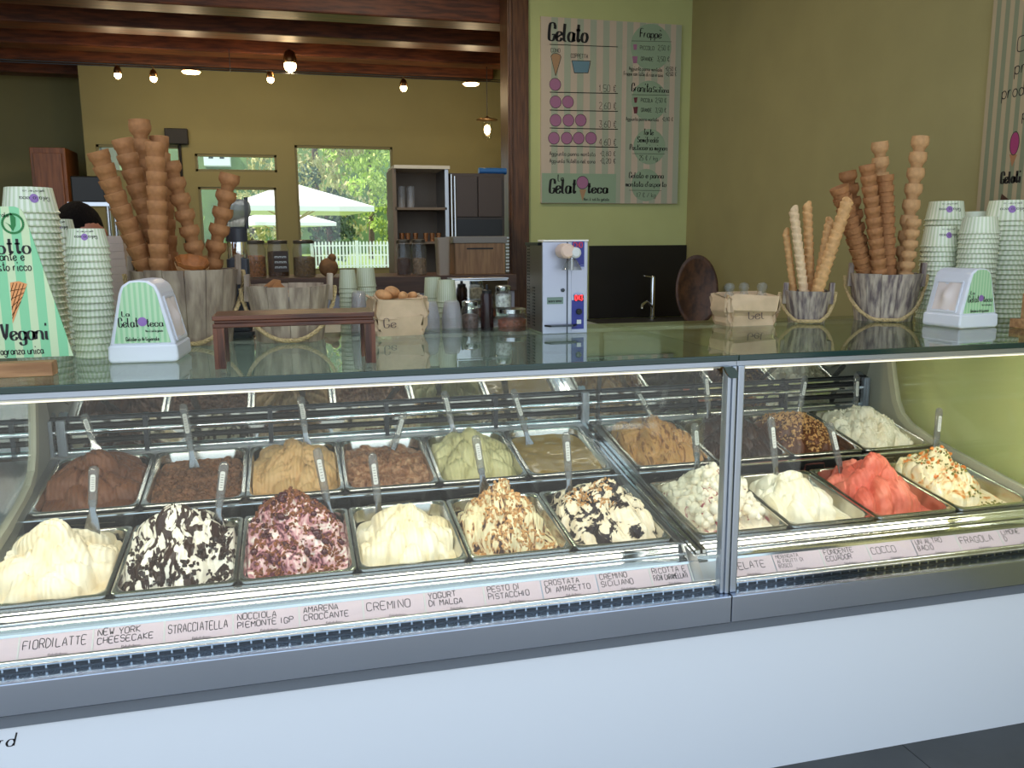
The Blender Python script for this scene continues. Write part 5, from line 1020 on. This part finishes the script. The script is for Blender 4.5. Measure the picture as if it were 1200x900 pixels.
rtext('O', 1192, 61, 17, .004, 13); rtext('pr', 1189, 87, 17, .004, 14); rtext('prod', 1174, 116, 16, .004, 26); rtext('p', 1198, 140, 14, .004, 8); rtext('Gelati', 1173, 215, 13, .009, 23, 1.3)
c_ = R2(1189, 168); outline(mb, [(c_[0]+.0085*5*math.cos(t)*.55, c_[1]+.048*math.sin(t)) for t in np.linspace(0, 6.1, 24)], OR, EYr, EZ1, .003); mb.build('board_lettering', ink, rb_)
mb = MB(); flatpoly(mb, [(c_[0]+.042*math.cos(t)*.60, c_[1]+.045*math.sin(t)) for t in np.linspace(0, 6.1, 24)], OR+Vector((.0003, 0, 0)), EYr, EZ1); mb.build('scoop_print', mat('magenta_print', (160, 54, 106), .6), rb_)
mb = MB(); flatpoly(mb, [R2(1183, 181), R2(1192, 181), R2(1186, 196)], OR+Vector((.0002, 0, 0)), EYr, EZ1); mb.build('cone_print', mat('banner_cone', (168, 118, 80), .6), rb_)
mb = MB(); flatpoly(mb, [R2(1172, 236), R2(1184, 235), R2(1174, 227)], OR, EYr, EZ1); mb.build('slice_print', mat('slice_brown', (74, 46, 34), .6), rb_)
# ------------------------------------------------------------------ lamps
def fill_lamp(x, y, e):  # out-of-view lamps added to brighten the room's walls
    t = thing('unseen_fill_lamp', 'round unseen fill lamp over the %s' % ('tall napkin pile side of the aisle' if x < 0 else 'cream machine side of the aisle'), 'lamp', (x, y, 3.6), group='round unseen fill lamps')
    MB().lathe([(.17, 0), (.17, -.05), (.15, -.06), (.15, -.052), (.01, -.052)], 24, cap0=False, cap1=False).build('shade', plate, t, smooth=40); MB().lathe([(.145, -.053), (.145, -.056)], 24).build('diffuser', mat('warm_diffuser', (255, 236, 205), .4, emis=((255, 232, 196), 4)), t)
    L = bpy.data.lights.new('fill_lamp_light', 'AREA'); L.shape = 'DISK'; L.size = .28; L.energy = e; L.color = (1, .87, .68); lo = bpy.data.objects.new('fill_lamp_light', L); COL.objects.link(lo); lo.location = (0, 0, -.06); lo.parent = t
for x, y, e in ((-2.4, 4.7, 22), (.6, 4.7, 22)): fill_lamp(x, y, e)
# cable spots in the room behind
YK = 7.6; kb = thing('cable_track', 'twin cable track with little spotlights under the beams', 'cable track', (0, YK, 0)); zk = at(300, 82, YK).z
for dy in (0, .09): MB().cyl((XL, dy, zk), (xj1+.2, dy, zk), .004, 6).build('cable', darksteel, kb)
q = at(268, 60, YK); MB().cyl((q.x, .05, zk-.02), (q.x, .05, ZB), .003, 6).build('drop_wire', darksteel, kb)
glow = mat('lamp_glow', (255, 226, 180), .4, emis=((255, 214, 150), 22)); brass = mat('dark_brass', (110, 80, 50), .3, .9)
def spot(px, py, r, lab, e, kind):
    p = at(px, py, YK+.045); t = thing('spotlight', lab, 'spotlight', p, group='spotlights on the cable')
    k = dist(p)/F
    if kind == 'disc':
        MB().lathe([(r*k, .006), (r*k*1.02, .012), (r*k*.5, .03), (.01, .032)], 20).build('shade', brass, t, smooth=50); MB().lathe([(r*k*.95, .005), (r*k*.8, -.006), (.01, -.012)], 20).build('bulb', glow, t, smooth=50); zt = .03
    else:
        MB().ball((0, 0, 0), r*k, 12, 8, (1, 1, 1.1)).build('bulb', glow, t, smooth=80); MB().lathe([(r*k*.9, r*k*.3), (r*k*1.15, r*k*1.0), (r*k*.8, r*k*2.2), (.006, r*k*2.6)], 14).build('holder', brass, t, smooth=50); zt = r*k*2.4
    MB().cyl((0, -.05, zk-p.z), (0, .05, zk-p.z), .006, 6).build('bracket', brass, t); MB().cyl((0, 0, zt*.8), (0, 0, zk-p.z), .005, 6).build('stem', brass, t)
    L = bpy.data.lights.new('spot_light', 'POINT'); L.energy = e; L.color = (1, .78, .48); L.shadow_soft_size = .03; lo = bpy.data.objects.new('spot_light', L); COL.objects.link(lo); lo.location = (0, -.02, -.06); lo.parent = t
for px, py, r, e, kind, lab in ((138, 88, 4, 3.2, 'ball', 'brass clip spotlight nearest the wall corner on the cable'), (180, 92, 4, 3.2, 'ball', 'brass spotlight beside the bright disc lamp'), (224, 85, 11, 4.5, 'disc', 'glowing disc lamp between spotlight and hanging wire'), (317, 93, 4, 3.2, 'ball', 'brass spotlight under the bare globe bulb'),
                          (340, 77, 7, 3.2, 'ball', 'bare globe bulb hanging close under the beam'), (473, 103, 4, 3.2, 'ball', 'lone brass spotlight above the cupboard'), (552, 99, 10, 4.5, 'disc', 'glowing disc lamp nearest the wooden jamb')): spot(px, py, r, lab, e, kind)
p = at(571, 152, 7.9); ln = thing('lantern', 'glass lantern with flat disc shade hanging beside the jamb', 'lantern', p)
MB().lathe([(.10, .085), (.10, .09), (.02, .11), (.008, .12)], 20).build('shade', brass, ln, smooth=40); MB().lathe([(.045, .085), (.05, .0), (.04, -.08), (.01, -.09)], 16, cap0=False, cap1=False).build('glass_bell', glass, ln, smooth=40); MB().ball((0, 0, 0), .03, 12, 8, (1, 1, 1.5)).build('bulb', glow, ln, smooth=80); MB().cyl((0, 0, .11), (0, 0, ZB+.002-p.z), .004, 6).build('cord', darkrub, ln)
# wall loudspeaker with cable
p = at(207, 160, YB-.03); w_ = .13; spk = thing('wall_speaker', 'small black box on the green wall with its cable running down', 'speaker', (p.x, YB, p.z)); MB().box(-.10, .10, -.07, -.001, -.07, .07).build('box', darkrub, spk, bevel=.006); MB().cyl((.02, -.02, -.07), (.02, -.02, -1.0), .012, 8).build('cable', darkrub, spk)
# left of the room: tall brown cabinet, dark panels
p0, p1 = at(33, 172, 8.6), at(75, 172, 8.6); bc = thing('tall_cabinet', 'tall brown wooden cabinet in the dim recess', 'cabinet', ((p0.x+p1.x)/2, 8.6, 0)); hx_ = (p1.x-p0.x)/2
MB().box(-hx_, hx_, .02, .5, 0, p0.z).build('cabinet_body', wood('warm_brown_wood', (150, 92, 52), (120, 70, 38), 4, (12, 12, 1), .4), bc, bevel=.004); MB().box(-hx_+.03, hx_-.03, 0, .02, .1, p0.z-.05).build('door', MATS['warm_brown_wood'], bc, bevel=.003); MB().cyl((hx_-.08, -.02, 1.1), (hx_-.08, -.02, 1.5), .012).build('door_pull', steel, bc)
p0, p1 = at(88, 206, 7.4), at(117, 234, 7.4); mw_ = thing('oven', 'black counter oven on a steel cart beyond the cup stacks', 'oven', ((p0.x+p1.x)/2, 7.4, 0)); MB().box(-.12, .12, 0, .3, p1.z-.02, p0.z).build('oven_body', MATS['gloss_black'], mw_, bevel=.01); MB().box(-.15, .15, -.02, .34, p1.z-.05, p1.z-.02).build('cart_top', steel, mw_)
for sx_ in (-.13, .13):
    for sy_ in (.02, .30): MB().cyl((sx_, sy_, 0), (sx_, sy_, p1.z-.05), .016).build('cart_leg', steel, mw_)

# ------------------------------------------------------------------ person behind the counter
py_ = 3.95; p = at(98, 235, py_); hp = p.z; pr_ = thing('person', 'person with short dark hair and dark shirt, head bowed, behind the cups', 'person', (p.x, py_, 0))
skin_ = mat('skin', (168, 104, 80), .5); shirt = mat('dark_shirt', (38, 38, 44), .8); hair = mat('dark_hair', (16, 10, 8), .8, bump=.6, scale=120, spec=.1)
h_ = hp; J = dict(pel=(0, 0, .53*h_), wst=(0, -.02, .62*h_), che=(0, -.05, .74*h_), nck=(0, -.075, .835*h_), hb=(.005, -.10, .875*h_), ht=(.02, -.11, .945*h_), sl=(-.19, -.04, .80*h_), el=(-.25, -.08, .64*h_), wl=(-.18, -.26, .58*h_), hl=(-.15, -.34, .575*h_), sr=(.19, -.04, .80*h_), er=(.25, -.08, .64*h_), wr=(.18, -.26, .58*h_), hr=(.15, -.34, .575*h_), tl=(-.10, 0, .48*h_), kl=(-.11, -.02, .27*h_), al=(-.11, .02, .04*h_), fl=(-.12, -.14, .025), tr=(.10, 0, .48*h_), kr=(.11, -.02, .27*h_), ar=(.11, .02, .04*h_), fr=(.12, -.14, .025))
Rr = dict(pel=.15, wst=.13, che=.15, nck=.058, hb=.062, ht=.085, sl=.065, el=.045, wl=.03, hl=.036, sr=.065, er=.045, wr=.03, hr=.036, tl=.085, kl=.06, al=.045, fl=.04, tr=.085, kr=.06, ar=.045, fr=.04)
ks = list(J); me = bpy.data.meshes.new('body'); me.from_pydata([J[k] for k in ks], [(ks.index(a), ks.index(b)) for a, b in (('pel', 'wst'), ('wst', 'che'), ('che', 'nck'), ('nck', 'hb'), ('hb', 'ht'), ('che', 'sl'), ('sl', 'el'), ('el', 'wl'), ('wl', 'hl'), ('che', 'sr'), ('sr', 'er'), ('er', 'wr'), ('wr', 'hr'), ('pel', 'tl'), ('tl', 'kl'), ('kl', 'al'), ('al', 'fl'), ('pel', 'tr'), ('tr', 'kr'), ('kr', 'ar'), ('ar', 'fr'))], [])
bo = bpy.data.objects.new('body', me); COL.objects.link(bo); bo.parent = pr_; md_ = bo.modifiers.new('skin', 'SKIN'); 
for i, k in enumerate(ks): me.skin_vertices[0].data[i].radius = (Rr[k], Rr[k]); me.skin_vertices[0].data[i].use_root = (k == 'pel')
sb_ = bo.modifiers.new('sub', 'SUBSURF'); sb_.levels = 2; sb_.render_levels = 2; me.materials.append(skin_); md_.use_smooth_shade = True
fc = Vector((.012, -.105, .915*h_)); R_ = Matrix.Rotation(math.radians(28), 3, 'X')@Matrix.Rotation(math.radians(25), 3, 'Z')
def fpt(x, y, z): return fc+R_@Vector((x, y, z))
MB().ball(fc, .1, 20, 14, (.80, .98, 1.18), R_).build('head', skin_, pr_, smooth=80)
MB().ball(fc+R_@Vector((-.006, .020, .034)), .106, 20, 14, (.84, .95, 1.0), R_).build('hair', hair, pr_, smooth=80)
MB().ball(fpt(0, -.105, -.012), .017, 10, 7, (.8, 1.1, 1.4), R_).build('nose', skin_, pr_, smooth=80)
for s in (-1, 1): MB().ball(fpt(s*.083, .005, -.01), .02, 10, 7, (.45, .8, 1.3), R_).build('ear', skin_, pr_, smooth=80); MB().ball(fpt(s*.032, -.085, .008), .011, 8, 6).build('eye', plate, pr_, smooth=80)
MB().ball(fpt(0, -.088, -.055), .02, 10, 6, (1.3, .5, .35), R_).build('mouth', mat('lips', (160, 84, 76), .5), pr_, smooth=80)
MB().loft([[(rx*math.cos(a), ry*math.sin(a)+yo, z*h_) for a in [2*PI*i/24 for i in range(24)]] for rx, ry, yo, z in ((.18, .14, 0, .46), (.175, .135, 0, .54), (.17, .13, -.02, .63), (.20, .14, -.045, .72), (.215, .12, -.05, .79), (.16, .10, -.06, .825), (.075, .075, -.07, .84))], cap1=False).build('shirt', shirt, pr_, smooth=60)
for s in (-1, 1): MB().tube([(s*.16, -.045, .805*h_), (s*.215, -.05, .77*h_), (s*.235, -.06, .70*h_), (s*.25, -.08, .64*h_)], [.06, .075, .065, .058], 14).build('sleeve', shirt, pr_, smooth=60); MB().tube([(s*.1, 0, .50*h_), (s*.11, -.02, .27*h_), (s*.11, .02, .05*h_)], [.105, .08, .065], 14).build('trouser_leg', mat('dark_trousers', (30, 32, 40), .8), pr_, smooth=60)

# ------------------------------------------------------------------ reflected garden, built outside the added rear windows
grass = mat('sunlit_grass', (120, 138, 70), .9, vary=.3, scale=1.5)
struct(MB().box(-60, 60, 10.2, 90, -.2, .35).build('lawn', grass))
def hill(name, pts, m):
    mb = MB(); n = len(pts); vs = []
    for dy, k in ((0, 0), (3, .75), (8, 1), (16, .9)): vs += [(x, y+dy, z*k) for x, y, z in pts]
    mb.add(vs, [(r*n+i, r*n+i+1, (r+1)*n+i+1, (r+1)*n+i) for r in range(3) for i in range(n-1)]); return struct(mb.build(name, m, smooth=70))
hill('hill', [(x, 95, 12+7*math.sin(x*.06+1)+2*math.sin(x*.3)) for x in range(-90, 61, 3)], mat('wooded_hill', (98, 122, 62), .9, vary=.45, scale=.35, bump=.8))
leafm = {}
def leafmat(name, c):
    m = mat(name, c, .6, vary=.45, scale=.8); b = m.node_tree.nodes['Principled BSDF']; b.inputs['Transmission Weight'].default_value = 0; return m
lA, lB, lC = leafmat('olive_leaves', (178, 172, 112)), leafmat('bright_leaves', (176, 196, 90)), leafmat('dark_leaves', (74, 92, 60))
bark = mat('bark', (92, 74, 58), .9, vary=.3, scale=8, bump=.5)
def tree(px, Y, hz, rx, label, m, n=2600, seed=1, leaf=.13, zc=None):
    p = at(px, 300, Y); t = thing('tree', label, 'tree', (p.x, Y, .34)); r = random.Random(seed); zc = zc or hz*.62
    MB().tube([(0, 0, 0), (.1, 0, hz*.4), (-.05, .1, hz*.75)], [.22, .16, .06], 8).build('trunk', bark, t, smooth=60)
    mb = MB(); cl = [(r.gauss(0, rx*.45), r.gauss(0, rx*.4), zc+r.gauss(0, hz*.2), r.uniform(.25, .5)*rx) for _ in range(16)]
    for i in range(n):
        c = r.choice(cl); d = Vector((r.gauss(0, 1), r.gauss(0, 1), r.gauss(0, 1))).normalized()*c[3]*r.uniform(.7, 1.05); q = Vector(c[:3])+d
        if q.z < .3: continue
        M = Euler((r.uniform(0, 6), r.uniform(0, 6), r.uniform(0, 6))).to_matrix(); k = leaf*r.uniform(.6, 1.3); mb.add([q+M@Vector(v) for v in ((-k, 0, 0), (0, -k*.45, .02), (k, 0, 0), (0, k*.45, -.02))], [(0, 1, 2, 3)])
    stuff(mb.build('crown', m, t)); return t
tree(372, 46, 14, 3.6, 'broad olive grey tree filling the window above the parasol', lA, 4200, 2, .17, 8.5); tree(436, 62, 19, 4.2, 'bright green conifer beside the window edge', lB, 4200, 4, .23, 11); tree(457, 37.5, 4.6, 1.2, 'low bright shrub tree behind the white fence', lB, 1500, 6, .11, 2.6)
tree(385, 37.5, 4.2, 1.3, 'low dark bluish bush tree under the parasol', lC, 1600, 8, .11, 2.3); tree(296, 62, 5.5, 2.2, 'green tree beyond the smaller window', lA, 2000, 10, .13, 2.8); tree(175, 50, 5, 2, 'tree beyond the window beside the wall box', lB, 1800, 12, .14, 3)
canv = mat('white_canvas', (250, 248, 242), .7); pole_w = wood('pole_wood', (206, 176, 120), (180, 146, 92), 4, (8, 8, 1), .6)
def parasol(px, Y, R, ztop, drop, label, rz):
    p = at(px, 300, Y); t = thing('parasol', label, 'parasol', (p.x, Y, .34), (0, 0, rz)); z1 = ztop-.34; z0 = z1-drop
    c = [(R*math.cos(PI/4+i*PI/2)*1.2, R*math.sin(PI/4+i*PI/2)*1.2) for i in range(4)]
    mb = MB(); mb.add([(0, 0, z1)]+[(x, y, z0) for x, y in c]+[(x, y, z0-.12) for x, y in c]+[(0, 0, z1-.03)], [(0, 1, 2), (0, 2, 3), (0, 3, 4), (0, 4, 1), (1, 5, 6, 2), (2, 6, 7, 3), (3, 7, 8, 4), (4, 8, 5, 1), (9, 6, 5), (9, 7, 6), (9, 8, 7), (9, 5, 8)]); mb.build('canopy', canv, t)
    MB().cyl((0, 0, 0), (0, 0, z1), .06, 10).build('pole', pole_w, t)
    for x, y in c: MB().cyl((0, 0, z0-.35), (x*.55, y*.55, z0+drop*.42-.06), .02, 6).build('rib', pole_w, t)
    MB().box(-.35, .35, -.35, .35, 0, .06).build('foot', greytrim, t)
parasol(345, 22, 1.95, at(345, 214, 22).z, .62, 'large white parasol in full sun outside the window', .15); parasol(330, 31, 1.7, at(330, 244, 31).z, .5, 'smaller white parasol further down the garden', .4)
# white picket fence
yf_ = 34; f0, f1 = at(366, 300, yf_).x, at(470, 300, yf_).x; zf0, zf1 = .34, at(420, 283, yf_).z
fe = thing('picket_fence', 'white picket fence at the end of the garden', 'fence', ((f0+f1)/2, yf_, zf0)); wp = mat('white_paint', (246, 246, 240), .5); hf = (f1-f0)/2; hh = zf1-zf0
for i in range(27):
    x = -hf+2*hf*i/26; MB().prism([(x-.035, .12), (x+.035, .12), (x+.035, hh-.04), (x, hh+.02), (x-.035, hh-.04)], 'y', -.02, .02).build('picket', wp, fe)
for z in (.28, hh*.55, hh-.18): MB().box(-hf, hf, .02, .05, z, z+.05).build('fence_rail', wp, fe)
for x in (-hf, 0, hf*.8): MB().box(x-.06, x+.06, -.04, .06, 0, hh+.04).build('fence_post', wp, fe)
# far white house
p = at(256, 192, 98); zh = .74*(12+7*math.sin(p.x*.06+1)+2*math.sin(p.x*.3)); ho = thing('house', 'small white house with a grey roof on the wooded hill', 'house', (p.x, 98, zh-.9)); hw_ = 1.3
MB().box(-hw_, hw_, -2, 2, 0, 1.9).build('wall', wp, ho); MB().prism([(-hw_-.3, 1.9), (hw_+.3, 1.9), (0, 2.8)], 'y', -2.2, 2.2).build('roof', mat('pale_roof', (190, 186, 180), .7), ho)
for x in (-.8, .3): MB().box(x, x+.45, -2.04, -2, .7, 1.4).build('window', MATS['gloss_black'], ho)
